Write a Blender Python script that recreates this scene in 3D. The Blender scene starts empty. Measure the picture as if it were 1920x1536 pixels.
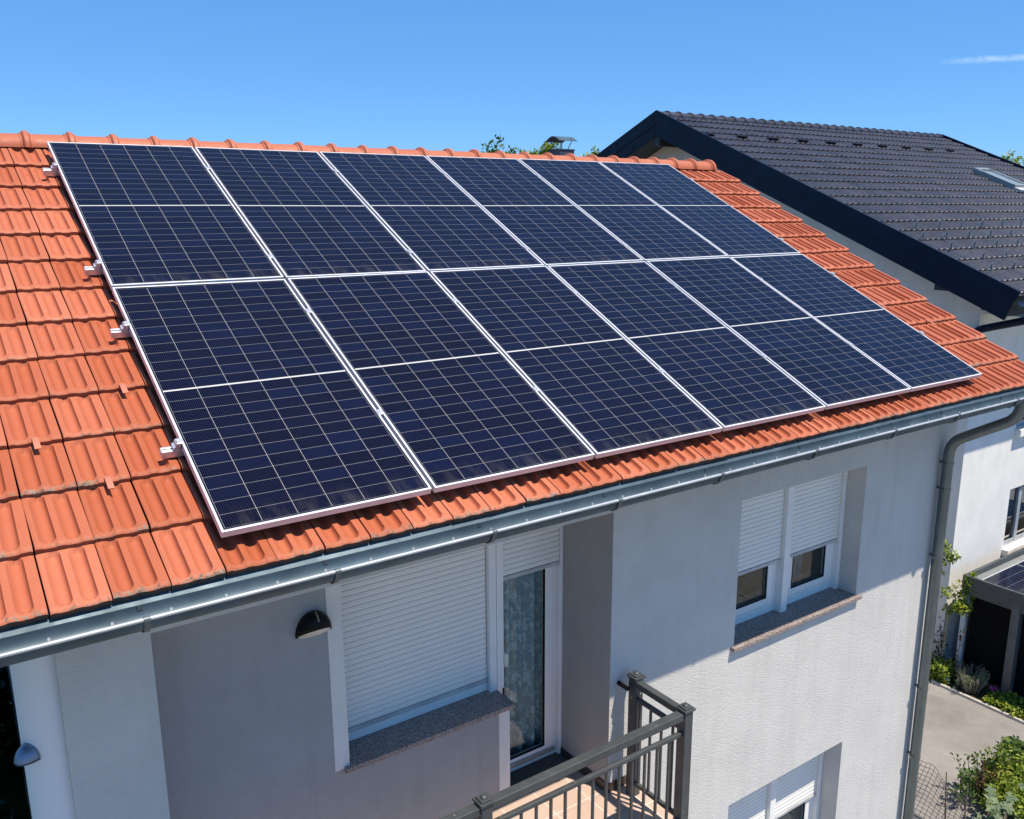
import bpy, math, random
import numpy as np
from mathutils import Vector, Matrix
random.seed(7); rng = np.random.default_rng(7)
S = bpy.context.scene
COL = S.collection
R = math.radians

# ------------------------------------------------------------------ camera
cam_d = bpy.data.cameras.new('camera'); cam = bpy.data.objects.new('camera', cam_d); COL.objects.link(cam)
cam_d.sensor_width = 36.0; cam_d.lens = 36.0 * 1617.626 / 1920.0
cam_d.clip_start = 0.1; cam_d.clip_end = 3000
CAMR = CAM_ROT = None
CAM_POS = Vector((-0.96891, -7.37549, -0.51842))
CAM_X = Vector((0.821402, -0.570332, -0.004568)); CAM_D = Vector((-0.131114, -0.181026, -0.974699)); CAM_F = Vector((0.555075, 0.801219, -0.223474))
m = Matrix((CAM_X, -CAM_D, -CAM_F)).transposed().to_4x4(); m.translation = CAM_POS
cam.matrix_world = m
S.camera = cam

# ------------------------------------------------------------------ light
SUN = Vector((-0.45, 1.0, -2.5)).normalized()
ELEV = math.asin(-SUN.z)
sd = bpy.data.lights.new('sun', 'SUN'); sun = bpy.data.objects.new('sun', sd); COL.objects.link(sun)
sd.energy = 5.0; sd.angle = R(0.5); sd.color = (1.0, 0.905, 0.76)
sun.rotation_euler = SUN.to_track_quat('-Z', 'Y').to_euler(); sun.location = (4, -9, 20)
w = bpy.data.worlds.new('World'); S.world = w; w.use_nodes = True
wn = w.node_tree.nodes; wl = w.node_tree.links
bg = wn['Background']
sky = wn.new('ShaderNodeTexSky'); sky.sky_type = 'NISHITA'; sky.sun_disc = False
sky.sun_elevation = ELEV; sky.sun_rotation = math.atan2(-SUN.x, -SUN.y)
sky.altitude = 1500; sky.air_density = 1.0; sky.dust_density = 0.0; sky.ozone_density = 4.0
hs = wn.new('ShaderNodeMixRGB'); hs.blend_type = 'MULTIPLY'; hs.inputs[0].default_value = 1.0; hs.inputs[2].default_value = (0.70, 0.95, 1.15, 1)
wl.new(sky.outputs[0], hs.inputs[1])
flat = wn.new('ShaderNodeMixRGB'); flat.inputs[0].default_value = 0.5; flat.inputs[2].default_value = (0.62, 2.40, 5.7, 1); wl.new(hs.outputs[0], flat.inputs[1])
# a thin contrail, written as a narrow band of directions in the sky
tc = wn.new('ShaderNodeTexCoord')
def vdot(v):
    n = wn.new('ShaderNodeVectorMath'); n.operation = 'DOT_PRODUCT'; n.inputs[1].default_value = v
    wl.new(tc.outputs['Generated'], n.inputs[0]); return n.outputs['Value']
def mth(op, a, b=None, c=None, nodes=wn, links=wl):
    n = nodes.new('ShaderNodeMath'); n.operation = op
    for i, x in enumerate((a, b, c)):
        if x is None: continue
        if isinstance(x, (int, float)): n.inputs[i].default_value = x
        else: links.new(x, n.inputs[i])
    return n.outputs[0]
CT_A = Vector((0.852118, 0.504051, 0.140807)); CT_B = Vector((0.895031, 0.423789, 0.139008))
ct_n = CT_A.cross(CT_B).normalized(); ct_t = ct_n.cross(CT_A).normalized()
nz = wn.new('ShaderNodeTexNoise'); nz.inputs['Scale'].default_value = 90; nz.inputs['Detail'].default_value = 5
wl.new(tc.outputs['Generated'], nz.inputs['Vector'])
nzc = mth('SUBTRACT', nz.outputs['Fac'], 0.5)
across = mth('ADD', vdot(ct_n), mth('MULTIPLY', nzc, 0.004))
band = mth('SUBTRACT', 1.0, mth('MINIMUM', 1.0, mth('POWER', mth('DIVIDE', mth('ABSOLUTE', across), 0.0036), 1.4)))
along = mth('MINIMUM', 1.0, mth('MAXIMUM', 0.0, mth('DIVIDE', mth('ADD', vdot(ct_t), mth('MULTIPLY', nzc, 0.03)), 0.055)))
streak = mth('MULTIPLY', mth('MULTIPLY', band, along), mth('MINIMUM', 0.34, mth('MAXIMUM', 0.0, mth('ADD', nz.outputs['Fac'], -0.2))))
cmix = wn.new('ShaderNodeMixRGB'); cmix.inputs[2].default_value = (6.4, 7.2, 9.0, 1)
wl.new(streak, cmix.inputs[0]); wl.new(flat.outputs[0], cmix.inputs[1]); wl.new(cmix.outputs[0], bg.inputs['Color'])
bg.inputs['Strength'].default_value = 0.11
S.view_settings.view_transform = 'Standard'; S.view_settings.look = 'None'
S.view_settings.exposure = 0.45; S.view_settings.gamma = 1.0
S.cycles.use_denoising = True
S.cycles.max_bounces = 8; S.cycles.transparent_max_bounces = 12
S.cycles.caustics_reflective = False; S.cycles.caustics_refractive = False

# ------------------------------------------------------------------ helpers
WM = {}
def obj(name, mb, mat, parent=None, M=None, bevel=0, smooth=None, seg=2):
    """link a mesh (MB or Mesh) as one object; M is its WORLD matrix"""
    me = mb.mesh(name) if isinstance(mb, MB) else mb
    if mat is not None and not me.materials: me.materials.append(mat)
    o = bpy.data.objects.new(name, me); COL.objects.link(o)
    place(o, M or Matrix(), parent)
    if bevel:
        b = o.modifiers.new('bevel', 'BEVEL'); b.width = bevel; b.segments = seg; b.limit_method = 'ANGLE'; b.angle_limit = R(40)
        b.harden_normals = False
    if smooth:
        me.polygons.foreach_set('use_smooth', [True] * len(me.polygons)); me.set_sharp_from_angle(angle=R(smooth))
    return o
def place(o, M, parent=None):
    WM[o] = M
    if parent is not None:
        o.parent = parent; o.matrix_local = WM[parent].inverted() @ M
    else: o.matrix_local = M
def thing(name, loc, label, cat, group=None, M=None):
    o = bpy.data.objects.new(name, None); COL.objects.link(o); o.empty_display_size = 0.2
    place(o, M or Matrix.Translation(loc)); tag(o, label, cat, group); return o
def tag(o, label=None, cat=None, group=None, kind=None):
    if label: o['label'] = label
    if cat: o['category'] = cat
    if group: o['group'] = group
    if kind: o['kind'] = kind
    return o
def dup(o, M, parent=None):
    c = o.copy(); COL.objects.link(c); place(c, M, parent); return c

class MB:
    def __init__(s): s.v = []; s.f = []; s.attr = None
    def add(s, v, f):
        n = len(s.v); s.v += [tuple(map(float, p)) for p in v]; s.f += [tuple(n + int(i) for i in q) for q in f]; return s
    def box(s, x0, x1, y0, y1, z0, z1, M=None):
        v = [Vector(p) for p in ((x0,y0,z0),(x1,y0,z0),(x1,y1,z0),(x0,y1,z0),(x0,y0,z1),(x1,y0,z1),(x1,y1,z1),(x0,y1,z1))]
        if M: v = [M @ p for p in v]
        return s.add(v, [(0,3,2,1),(4,5,6,7),(0,1,5,4),(1,2,6,5),(2,3,7,6),(3,0,4,7)])
    def quad(s, a, b, c, d): return s.add([a,b,c,d], [(0,1,2,3)])
    def prism(s, prof, a, b, axis):
        """closed profile [(p,q)] extruded along axis 'x','y' or 'z' from a to b"""
        def P(p, q, t): return {'x': (t,p,q), 'y': (p,t,q), 'z': (p,q,t)}[axis]
        n = len(prof); v = [P(p,q,a) for p,q in prof] + [P(p,q,b) for p,q in prof]
        f = [tuple(range(n))[::-1], tuple(range(n, 2*n))] + [(i, (i+1) % n, n+(i+1) % n, n+i) for i in range(n)]
        return s.add(v, f)
    def strip(s, prof, a, b, axis, closed=False):
        def P(p, q, t): return {'x': (t,p,q), 'y': (p,t,q), 'z': (p,q,t)}[axis]
        n = len(prof); v = [P(p,q,a) for p,q in prof] + [P(p,q,b) for p,q in prof]
        return s.add(v, [(i, (i+1) % n, n+(i+1) % n, n+i) for i in range(n if closed else n-1)])
    def tube(s, pts, r, n=12, caps=True):
        pts = [Vector(p) for p in pts]; rs = r if isinstance(r, (list, tuple)) else [r]*len(pts)
        rings = []; up = None
        for i, p in enumerate(pts):
            d = (pts[min(i+1, len(pts)-1)] - pts[max(i-1, 0)]).normalized()
            if up is None: up = d.orthogonal().normalized()
            up = (up - d*up.dot(d)).normalized(); sd_ = d.cross(up)
            rings.append([p + (up*math.cos(2*math.pi*k/n) + sd_*math.sin(2*math.pi*k/n))*rs[i] for k in range(n)])
        v = [q for ring in rings for q in ring]; f = []
        for i in range(len(pts)-1):
            for k in range(n): f.append((i*n+k, i*n+(k+1) % n, (i+1)*n+(k+1) % n, (i+1)*n+k))
        if caps: f += [tuple(range(n))[::-1], tuple(range((len(pts)-1)*n, len(pts)*n))]
        return s.add(v, f)
    def mesh(s, name):
        me = bpy.data.meshes.new(name); me.from_pydata(s.v, [], s.f)
        bmf(me); return me
def bmf(me):
    import bmesh
    b = bmesh.new(); b.from_mesh(me); bmesh.ops.recalc_face_normals(b, faces=b.faces); b.to_mesh(me); b.free()
def sphere(mb, c, r, n=10, sz=1.0):
    c = Vector(c); rows = n//2; v = [c + Vector((0,0,r*sz))]
    for i in range(1, rows):
        a = math.pi*i/rows
        v += [c + Vector((r*math.sin(a)*math.cos(2*math.pi*k/n), r*math.sin(a)*math.sin(2*math.pi*k/n), r*sz*math.cos(a))) for k in range(n)]
    v.append(c - Vector((0,0,r*sz))); f = [(0, 1+k, 1+(k+1) % n) for k in range(n)]
    for i in range(rows-2): f += [(1+i*n+k, 1+(i+1)*n+k, 1+(i+1)*n+(k+1) % n, 1+i*n+(k+1) % n) for k in range(n)]
    l = len(v)-1; f += [(l, 1+(rows-2)*n+(k+1) % n, 1+(rows-2)*n+k) for k in range(n)]
    return mb.add(v, f)
def wall(mb, axis, pos, back, a0, a1, z0, z1, holes):
    """wall sheet with rectangular holes; outer face at pos, inner face at back; axis = normal axis ('y' or 'x')"""
    A = sorted({a0, a1, *[h[0] for h in holes], *[h[1] for h in holes]}); Z = sorted({z0, z1, *[h[2] for h in holes], *[h[3] for h in holes]})
    A = [a for a in A if a0 <= a <= a1]; Z = [z for z in Z if z0 <= z <= z1]
    def P(a, z, d): return (a, d, z) if axis == 'y' else (d, a, z)
    def solid(i, j):
        if i < 0 or j < 0 or i >= len(A)-1 or j >= len(Z)-1: return False
        a = (A[i]+A[i+1])/2; z = (Z[j]+Z[j+1])/2
        return not any(h[0] < a < h[1] and h[2] < z < h[3] for h in holes)
    for i in range(len(A)-1):
        for j in range(len(Z)-1):
            if not solid(i, j): continue
            for d in (pos, back): mb.quad(P(A[i],Z[j],d), P(A[i+1],Z[j],d), P(A[i+1],Z[j+1],d), P(A[i],Z[j+1],d))
            for (di, dj, p, q) in ((-1,0,(A[i],Z[j]),(A[i],Z[j+1])), (1,0,(A[i+1],Z[j]),(A[i+1],Z[j+1])), (0,-1,(A[i],Z[j]),(A[i+1],Z[j])), (0,1,(A[i],Z[j+1]),(A[i+1],Z[j+1]))):
                if not solid(i+di, j+dj): mb.quad(P(*p,pos), P(*q,pos), P(*q,back), P(*p,back))
    return mb

# ------------------------------------------------------------------ materials
class Mat:
    def __init__(s, name, col=(.5,.5,.5), rough=.6, metal=0, spec=.5):
        s.m = bpy.data.materials.new(name); s.m.use_nodes = True
        s.n = s.m.node_tree.nodes; s.l = s.m.node_tree.links; s.b = s.n['Principled BSDF']
        s.b.inputs['Base Color'].default_value = (*col, 1); s.b.inputs['Roughness'].default_value = rough
        s.b.inputs['Metallic'].default_value = metal; s.b.inputs['Specular IOR Level'].default_value = spec
        s.tc = s.n.new('ShaderNodeTexCoord'); s.obj = s.tc.outputs['Object']; s.col = None
    def noise(s, scale, detail=4, rough=.55, vec=None, stretch=None):
        n = s.n.new('ShaderNodeTexNoise'); n.inputs['Scale'].default_value = scale; n.inputs['Detail'].default_value = detail; n.inputs['Roughness'].default_value = rough
        v = vec or s.obj
        if stretch:
            mp = s.n.new('ShaderNodeMapping'); mp.inputs['Scale'].default_value = stretch; s.l.new(v, mp.inputs['Vector']); v = mp.outputs[0]
        s.l.new(v, n.inputs['Vector']); return n.outputs['Fac']
    def ramp(s, fac, stops):
        r = s.n.new('ShaderNodeValToRGB'); e = r.color_ramp.elements
        while len(e) < len(stops): e.new(.5)
        for i, (p, c) in enumerate(stops): e[i].position = p; e[i].color = (*c, 1) if len(c) == 3 else c
        s.l.new(fac, r.inputs[0]); return r.outputs[0]
    def val(s, fac, a, b, x=0., y=1.):
        n = s.n.new('ShaderNodeMapRange'); n.inputs[1].default_value = a; n.inputs[2].default_value = b; n.inputs[3].default_value = x; n.inputs[4].default_value = y
        s.l.new(fac, n.inputs[0]); return n.outputs[0]
    def math(s, op, a, b=None, c=None): return mth(op, a, b, c, s.n, s.l)
    def mix(s, fac, a, b, mode='MIX'):
        n = s.n.new('ShaderNodeMixRGB'); n.blend_type = mode
        for i, x in enumerate((fac, a, b)):
            if isinstance(x, (int, float)): n.inputs[i].default_value = x if i == 0 else (x,x,x,1)
            elif isinstance(x, tuple): n.inputs[i].default_value = (*x, 1)
            else: s.l.new(x, n.inputs[i])
        return n.outputs[0]
    def color(s, c): s.l.new(c, s.b.inputs['Base Color']); return s
    def rough(s, r): s.l.new(r, s.b.inputs['Roughness']); return s
    def bump(s, h, strength=.3, dist=.01):
        n = s.n.new('ShaderNodeBump'); n.inputs['Strength'].default_value = strength; n.inputs['Distance'].default_value = dist
        s.l.new(h, n.inputs['Height']); s.l.new(n.outputs[0], s.b.inputs['Normal']); return s
    def attr(s, name):
        n = s.n.new('ShaderNodeAttribute'); n.attribute_name = name; return n.outputs['Fac']
    def sep(s, v=None):
        n = s.n.new('ShaderNodeSeparateXYZ'); s.l.new(v or s.obj, n.inputs[0]); return n.outputs
    def island(s):
        n = s.n.new('ShaderNodeNewGeometry'); return n.outputs['Random Per Island']

def plaster(name, c, rib=1.0):
    M = Mat(name, c, .92, spec=.2)
    n = M.noise(2.2, 6, .6); st = M.noise(1.6, 4, .6, stretch=(5, 5, .35))
    col = M.mix(M.val(n, .38, .66, 0, .30), c, tuple(x*.74 for x in c)); col = M.mix(M.val(M.noise(5.5, 5, .65), .5, .7, 0, .16), col, tuple(x*.72 for x in c))
    col = M.mix(M.val(st, .50, .72, 0, .30), col, tuple(x*.74 for x in c))
    fine = M.noise(160, 3, .7, stretch=(1, 1, 1.8)); fine2 = M.noise(60, 2, .6, stretch=(.6, .6, 1.6))
    col = M.mix(M.val(fine, .62, .8, 0, .3), col, tuple(x*.55 for x in c))
    M.color(col); M.bump(M.math('ADD', fine, M.math('MULTIPLY', fine2, 1.1)), .6*rib, .008); return M.m
m_wall = plaster('grey_render', (.665,.648,.615))
m_band = plaster('pale_render', (.80,.775,.735), .7)
m_nwall = plaster('white_render', (.80,.775,.74), .5)
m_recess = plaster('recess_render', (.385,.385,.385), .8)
def m_column_():
    M = Mat('smooth_render', (.80,.785,.78), .7); M.bump(M.noise(20, 4), .05, .01); return M.m
m_column = m_column_()

def m_tile_(name, base, dark, pale, rough, lich=1.0, spec=.4):
    M = Mat(name, base, rough, spec=spec)
    t = M.attr('tint'); e = M.attr('nose')
    c = M.mix(t, dark, pale)
    c = M.mix(M.val(M.noise(9, 5, .6), .4, .75, 0, .25), c, dark)
    c = M.mix(M.val(M.noise(240, 2, .6), .6, .8, 0, .12), c, tuple(x*.6 for x in dark))
    if lich:
        ln = M.noise(70, 6, .75); big = M.noise(6, 3, .6)
        lf = M.math('MULTIPLY', M.val(M.math('ADD', ln, M.math('MULTIPLY', e, M.val(big, .3, .7, .13, .34))), .68, .76, 0, 1), M.val(e, .15, .5, 0, .95*lich))
        lc = M.ramp(M.noise(45, 3, .6), [(.3, (.07,.055,.04)), (.46, (.12,.10,.075)), (.58, (.22,.195,.16)), (.7, (.24,.18,.05))])
        c = M.mix(lf, c, lc)
        dots = M.val(M.noise(130, 1, .4), .77, .8, 0, .8)
        c = M.mix(M.math('MULTIPLY', dots, M.val(e, 0, .4, .15, .6)), c, (.5,.45,.38))
        c = M.mix(M.attr('under'), c, (.085,.062,.045))  # shade on nose faces and course gaps, put into the colour
    M.color(c); M.rough(M.val(M.noise(14, 4), .3, .7, rough-.08, rough+.12))
    M.bump(M.noise(180, 3, .6), .12, .004); return M.m
m_tile = m_tile_('terracotta_tile', (.5,.16,.09), (.355,.090,.039), (.465,.147,.080), .58, spec=.25)
m_ridge = m_tile_('terracotta_ridge', (.5,.16,.09), (.39,.110,.056), (.44,.142,.078), .55, 0, .3)
m_ntile = m_tile_('black_tile', (.05,.05,.06), (.023,.024,.034), (.042,.041,.056), .40, 0, .5)

def simple(name, col, rough=.5, metal=0, var=.15, nscale=6, bump=0, spec=.5):
    M = Mat(name, col, rough, metal, spec if max(col) > .01 else .15)
    M.color(M.mix(M.val(M.noise(nscale, 5), .35, .7, 0, 1), tuple(x*(1-var) for x in col), tuple(min(1, x*(1+var)) for x in col)))
    M.rough(M.val(M.noise(nscale*2.3, 4), .3, .7, max(.05, rough-.08), min(1, rough+.1)))
    if bump: M.bump(M.noise(nscale*8, 4), bump, .004)
    return M.m
m_alu = simple('aluminium', (.62,.62,.66), .38, .6, .06, 12)
m_frame = simple('anodised_frame', (.70,.70,.73), .42, .2, .05, 10)
m_zinc = simple('zinc_gutter', (.062,.100,.130), .5, .3, .25, 4)
m_zincd = simple('dull_zinc', (.12,.15,.165), .5, .6, .15, 9)
m_zincp = simple('zinc_pipe', (.17,.20,.205), .36, .75, .15, 4)
m_upvc = simple('white_plastic', (.84,.825,.80), .35, 0, .03, 5)
m_steel = simple('dark_grey_paint', (.052,.057,.061), .42, 0, .15, 8)
def steel():
    M = Mat('dark_grey_paint', (.05,.056,.06), .42)
    c = M.mix(M.val(M.noise(8, 5), .35, .7, 0, 1), (.045,.050,.053), (.064,.070,.073)); c = M.mix(M.val(M.noise(48, 1, .4), .79, .81, 0, .8), c, (.55,.55,.53)); M.color(c); M.rough(M.val(M.noise(15, 4), .3, .7, .34, .52)); return M.m
m_steel = steel()
m_navy = simple('navy_board', (.006,.013,.032), .45, 0, .2, 3, 0, .2)
m_dark = simple('dark_sheet', (.03,.033,.038), .5, 0, .2, 3)
m_black = simple('black_plastic', (.008,.008,.009), .4)
m_lens = simple('pale_lens', (.62,.60,.52), .4)
m_grill = simple('brass_slit', (.35,.31,.22), .4)
m_bluelamp = simple('blue_grey_metal', (.22,.27,.36), .35, .4)
m_wood = simple('brown_floor', (.70,.33,.12), .5, 0, .3, 4)
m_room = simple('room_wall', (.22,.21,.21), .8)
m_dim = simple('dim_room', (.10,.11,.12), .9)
m_pale = simple('pale_board', (.60,.50,.36), .6)
m_curtain2 = simple('teal_curtain', (.14,.24,.27), .8, 0, .3, 9)
m_asph = None
def granite():
    M = Mat('granite', (.3,.25,.24), .45)
    v = M.n.new('ShaderNodeTexVoronoi'); v.inputs['Scale'].default_value = 250; M.l.new(M.obj, v.inputs['Vector'])
    c = M.ramp(M.sep(v.outputs['Color'])[0], [(.0, (.035,.03,.032)), (.3, (.13,.10,.09)), (.55, (.26,.20,.18)), (.8, (.40,.34,.31)), (1, (.52,.47,.44))])
    M.color(c); M.bump(M.noise(200, 2), .1, .002); return M.m
m_granite = granite()
def asphalt():
    M = Mat('asphalt', (.2,.19,.18), .95, spec=.2)
    n = M.noise(1.1, 6, .6); f = M.noise(150, 3, .7)
    c = M.ramp(n, [(.3, (.175,.163,.156)), (.5, (.245,.228,.217)), (.7, (.30,.28,.265))]); c = M.mix(M.val(M.noise(7, 6, .7), .52, .68, 0, .3), c, (.16,.15,.145))
    c = M.mix(M.val(f, .5, .75, 0, .5), c, (.12,.115,.11)); c = M.mix(M.val(M.noise(210, 1), .66, .72, 0, .4), c, (.4,.38,.36))
    M.color(c); M.bump(f, .5, .006); return M.m
m_asph = asphalt()
def soil(name, stops, sc=14):
    M = Mat(name, (.1,.08,.05), 1, spec=.1); M.color(M.ramp(M.noise(sc, 6, .65), stops)); M.bump(M.noise(sc*4, 4), .8, .02); return M.m
m_grass_ground = soil('lawn', [(.3, (.035,.05,.016)), (.55, (.06,.085,.025)), (.75, (.11,.12,.045))], 6)
m_soil = soil('soil', [(.3, (.05,.035,.022)), (.6, (.11,.08,.05)), (.8, (.16,.125,.085))])
m_pave = simple('terrace_paving', (.24,.22,.195), .9, 0, .2, 3, .3)
m_kerb = simple('concrete_kerb', (.46,.42,.37), .9, 0, .15, 12, .3)
def shutter_mat(name, c, pitch):
    M = Mat(name, c, .5); x, y, z = M.sep()
    ph = M.math('FRACT', M.math('DIVIDE', z, pitch)); dash = M.math('FRACT', M.math('DIVIDE', x, .0165))
    slot = M.math('MULTIPLY', M.math('LESS_THAN', ph, .085), M.math('LESS_THAN', dash, .62))
    cc = M.mix(M.val(M.noise(3, 5, .6, stretch=(1, 1, .2)), .4, .7, 0, .12), c, tuple(q*.8 for q in c))
    M.color(M.mix(slot, cc, (.045,.045,.05))); return M.m
m_shut = shutter_mat('shutter_slats', (.85,.82,.765), .039)
def tiles_floor():
    M = Mat('balcony_tile', (.5,.34,.26), .5); b = M.n.new('ShaderNodeTexBrick'); b.offset = 0
    b.inputs['Scale'].default_value = 1; b.inputs['Brick Width'].default_value = .287; b.inputs['Row Height'].default_value = .287; b.inputs['Mortar Size'].default_value = .004
    b.inputs['Color1'].default_value = (.50,.37,.30,1); b.inputs['Color2'].default_value = (.46,.34,.275,1); b.inputs['Mortar'].default_value = (.62,.56,.50,1)
    mp = M.n.new('ShaderNodeMapping'); mp.inputs['Location'].default_value = (-2.52+.287*10, 3.27+.287*2, 0)
    M.l.new(M.obj, mp.inputs[0]); M.l.new(mp.outputs[0], b.inputs['Vector'])
    M.color(M.mix(M.val(M.noise(9, 5), .4, .7, 0, .2), b.outputs[0], (.40,.28,.22))); return M.m
m_btile = tiles_floor()
m_skirt = simple('brown_skirting', (.045,.036,.032), .4)
m_thresh = simple('dark_stone', (.075,.07,.066), .6)

def cells():
    """glass over half-cut cells; object space: x across (0..1.038), y up the slope (0..2.094)"""
    M = Mat('solar_glass', (.01,.012,.03), .12, 0, .5); x, y, z = M.sep()
    W_, H_ = 1.038, 2.094; mx, my = .020, .022
    cw = (W_-2*mx)/6; half = (H_-2*my-.012)/2; ch = half/12
    u = M.math('DIVIDE', M.math('SUBTRACT', x, mx), cw); fu = M.math('FRACT', u)
    yy = M.math('SUBTRACT', y, my); up = M.math('GREATER_THAN', yy, half+.006)
    yl = M.math('SUBTRACT', yy, M.math('MULTIPLY', up, half+.012)); v = M.math('DIVIDE', yl, ch); fv = M.math('FRACT', v)
    def near(f, wdt): return M.math('GREATER_THAN', M.math('ABSOLUTE', M.math('SUBTRACT', f, .5)), .5-wdt)
    gx = near(fu, .0010/cw); gy = near(fv, .00075/ch)
    mid = M.math('LESS_THAN', M.math('ABSOLUTE', M.math('SUBTRACT', yy, half+.006)), .0050)
    ed = M.math('MAXIMUM', M.math('MAXIMUM', M.math('LESS_THAN', x, mx), M.math('GREATER_THAN', x, W_-mx)), M.math('MAXIMUM', M.math('LESS_THAN', y, my), M.math('GREATER_THAN', y, H_-my)))
    line = M.math('MAXIMUM', gx, M.math('MAXIMUM', gy, mid))
    bus = M.math('LESS_THAN', M.math('FRACT', M.math('MULTIPLY', fu, 16)), .17)
    wn_ = M.n.new('ShaderNodeTexWhiteNoise'); wn_.noise_dimensions = '3D'
    cb = M.n.new('ShaderNodeCombineXYZ'); M.l.new(M.math('FLOOR', u), cb.inputs[0]); M.l.new(M.math('ADD', M.math('FLOOR', v), M.math('MULTIPLY', up, 40)), cb.inputs[1])
    oi = M.n.new('ShaderNodeObjectInfo'); M.l.new(oi.outputs['Random'], cb.inputs[2]); M.l.new(cb.outputs[0], wn_.inputs['Vector'])
    c = M.ramp(wn_.outputs['Value'], [(0, (.0020,.0024,.0105)), (.6, (.0026,.0032,.0150)), (1, (.003,.005,.023))])
    c = M.mix(M.val(oi.outputs['Random'], 0, 1, 0, .35), c, (.004,.006,.021))
    c = M.mix(M.math('MULTIPLY', bus, .17), c, (.13,.14,.20))
    c = M.mix(M.math('MULTIPLY', M.math('MAXIMUM', M.math('MULTIPLY', gx, .72), M.math('MAXIMUM', M.math('MULTIPLY', gy, .52), mid)), .9), c, (.56,.55,.53)); c = M.mix(ed, c, (.012,.013,.025))
    dust = M.noise(2.5, 5, .6)
    c = M.mix(M.math('MULTIPLY', M.val(y, .03, .16, 1, 0), M.val(M.noise(9, 4, .6, stretch=(1.5,.4,1)), .45, .7, .0, .10)), c, (.3,.28,.24)); M.color(c)
    M.rough(M.val(dust, .3, .7, .10, .2)); M.b.inputs['Specular IOR Level'].default_value = .5; M.b.inputs['IOR'].default_value = 1.21
    return M.m
m_cells = cells()
def glass(name, tint=(.9,.95,.95), k=.03):
    m_ = bpy.data.materials.new(name); m_.use_nodes = True; n = m_.node_tree.nodes; l = m_.node_tree.links; n.clear()
    o = n.new('ShaderNodeOutputMaterial'); mx = n.new('ShaderNodeMixShader'); t = n.new('ShaderNodeBsdfTransparent'); g = n.new('ShaderNodeBsdfGlossy')
    lw = n.new('ShaderNodeLayerWeight'); lw.inputs[0].default_value = .5; fr = n.new('ShaderNodeMath'); fr.operation = 'POWER'; fr.inputs[1].default_value = 4.0; l.new(lw.outputs['Facing'], fr.inputs[0]); t.inputs[0].default_value = (*tint, 1); g.inputs['Roughness'].default_value = .01
    a = n.new('ShaderNodeMath'); a.operation = 'ADD'; a.inputs[1].default_value = k; l.new(fr.outputs[0], a.inputs[0])
    l.new(a.outputs[0], mx.inputs[0]); l.new(t.outputs[0], mx.inputs[1]); l.new(g.outputs[0], mx.inputs[2]); l.new(mx.outputs[0], o.inputs[0]); return m_
m_glass = glass('window_glass'); m_nglass = glass('dark_window_glass', (.35,.35,.33), .25)
def lace():
    M = Mat('lace_curtain', (.1,.13,.14), .9)
    f = M.noise(24, 5, .75, stretch=(1, 1, .8)); 
    c = M.mix(M.val(f, .49, .58, 0, 1), (.30,.36,.365), (.56,.62,.62)); M.color(c); return M.m
m_lace = lace()
def leafm(name, stops, trans=.3):
    M = Mat(name, stops[0][1], .55, spec=.35); c = M.ramp(M.island(), stops); M.color(c)
    tr = M.n.new('ShaderNodeBsdfTranslucent'); M.l.new(M.mix(1., c, (.9,1.0,.35), 'MULTIPLY'), tr.inputs[0])
    mx = M.n.new('ShaderNodeMixShader'); mx.inputs[0].default_value = trans; M.l.new(M.b.outputs[0], mx.inputs[1]); M.l.new(tr.outputs[0], mx.inputs[2])
    M.l.new(mx.outputs[0], M.n['Material Output'].inputs[0]); return M.m
g_bright = leafm('yellow_green_leaves', [(0, (.09,.15,.018)), (.4, (.19,.27,.028)), (.75, (.30,.35,.04)), (1, (.40,.40,.08))])
g_mid = leafm('green_leaves', [(0, (.03,.07,.015)), (.5, (.075,.14,.025)), (1, (.14,.21,.04))])
g_dark = leafm('dark_leaves', [(0, (.008,.016,.007)), (1, (.022,.034,.014))], .15)
g_grey = leafm('silver_leaves', [(0, (.16,.18,.12)), (.6, (.27,.28,.19)), (1, (.38,.37,.26))])
g_red = leafm('red_leaves', [(0, (.07,.03,.02)), (.5, (.13,.06,.035)), (1, (.15,.12,.045))])
g_big = leafm('pale_broad_leaves', [(0, (.10,.15,.08)), (1, (.22,.27,.15))])
g_pink = leafm('pink_petals', [(0, (.5,.05,.3)), (1, (.65,.15,.45))])
m_bark = simple('bark', (.16,.12,.09), .95, 0, .3, 14, .5)
m_bark2 = simple('pale_bark', (.30,.26,.2), .95, 0, .3, 20, .4)
m_wire = simple('rusty_wire', (.07,.05,.045), .7)

# ------------------------------------------------------------------ roof frame
PITCH = R(26.255); CP, SP = math.cos(PITCH), math.sin(PITCH)
def rw(u, v, h=0): return Vector((u, -v*CP - h*SP, -v*SP + h*CP))
def roofM(u, v, h=0): return Matrix.Translation(rw(u, v, h)) @ Matrix.Rotation(PITCH, 4, 'X')   # local x along eave, y UP slope, z out

# ------------------------------------------------------------------ ground
GZ = -7.6
def sheet(name, pts, z, mat):
    mb = MB(); mb.add([(x, y, z) for x, y in pts], [tuple(range(len(pts)))]); o = obj(name, mb, mat); tag(o, kind='structure'); return o
sheet('ground', [(-600,-600),(700,-600),(700,900),(-600,900)], GZ, m_grass_ground)
sheet('driveway', [(6.9,-3.6),(7.6,-14),(11.0,-14),(11.13,-1.15),(11.2,14),(6.9,14)], GZ+.006, m_asph)
sheet('terrace', [(-14,-3.32),(-14,-40),(30,-40),(30,-8),(6.88,-8),(6.88,-3.32)], GZ+.018, m_pave)
kb = MB(); kb.box(11.12,11.17,-14,-1.18,GZ,GZ+.045); tag(obj('kerb', kb, m_kerb, bevel=.01), kind='structure')
sheet('flower_bed', [(11.17,-14),(11.17,-1.2),(11.2,-.2),(11.68,-.2),(11.68,-1.0),(12.4,-1.0),(12.4,-14)], GZ+.012, m_soil)

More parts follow.
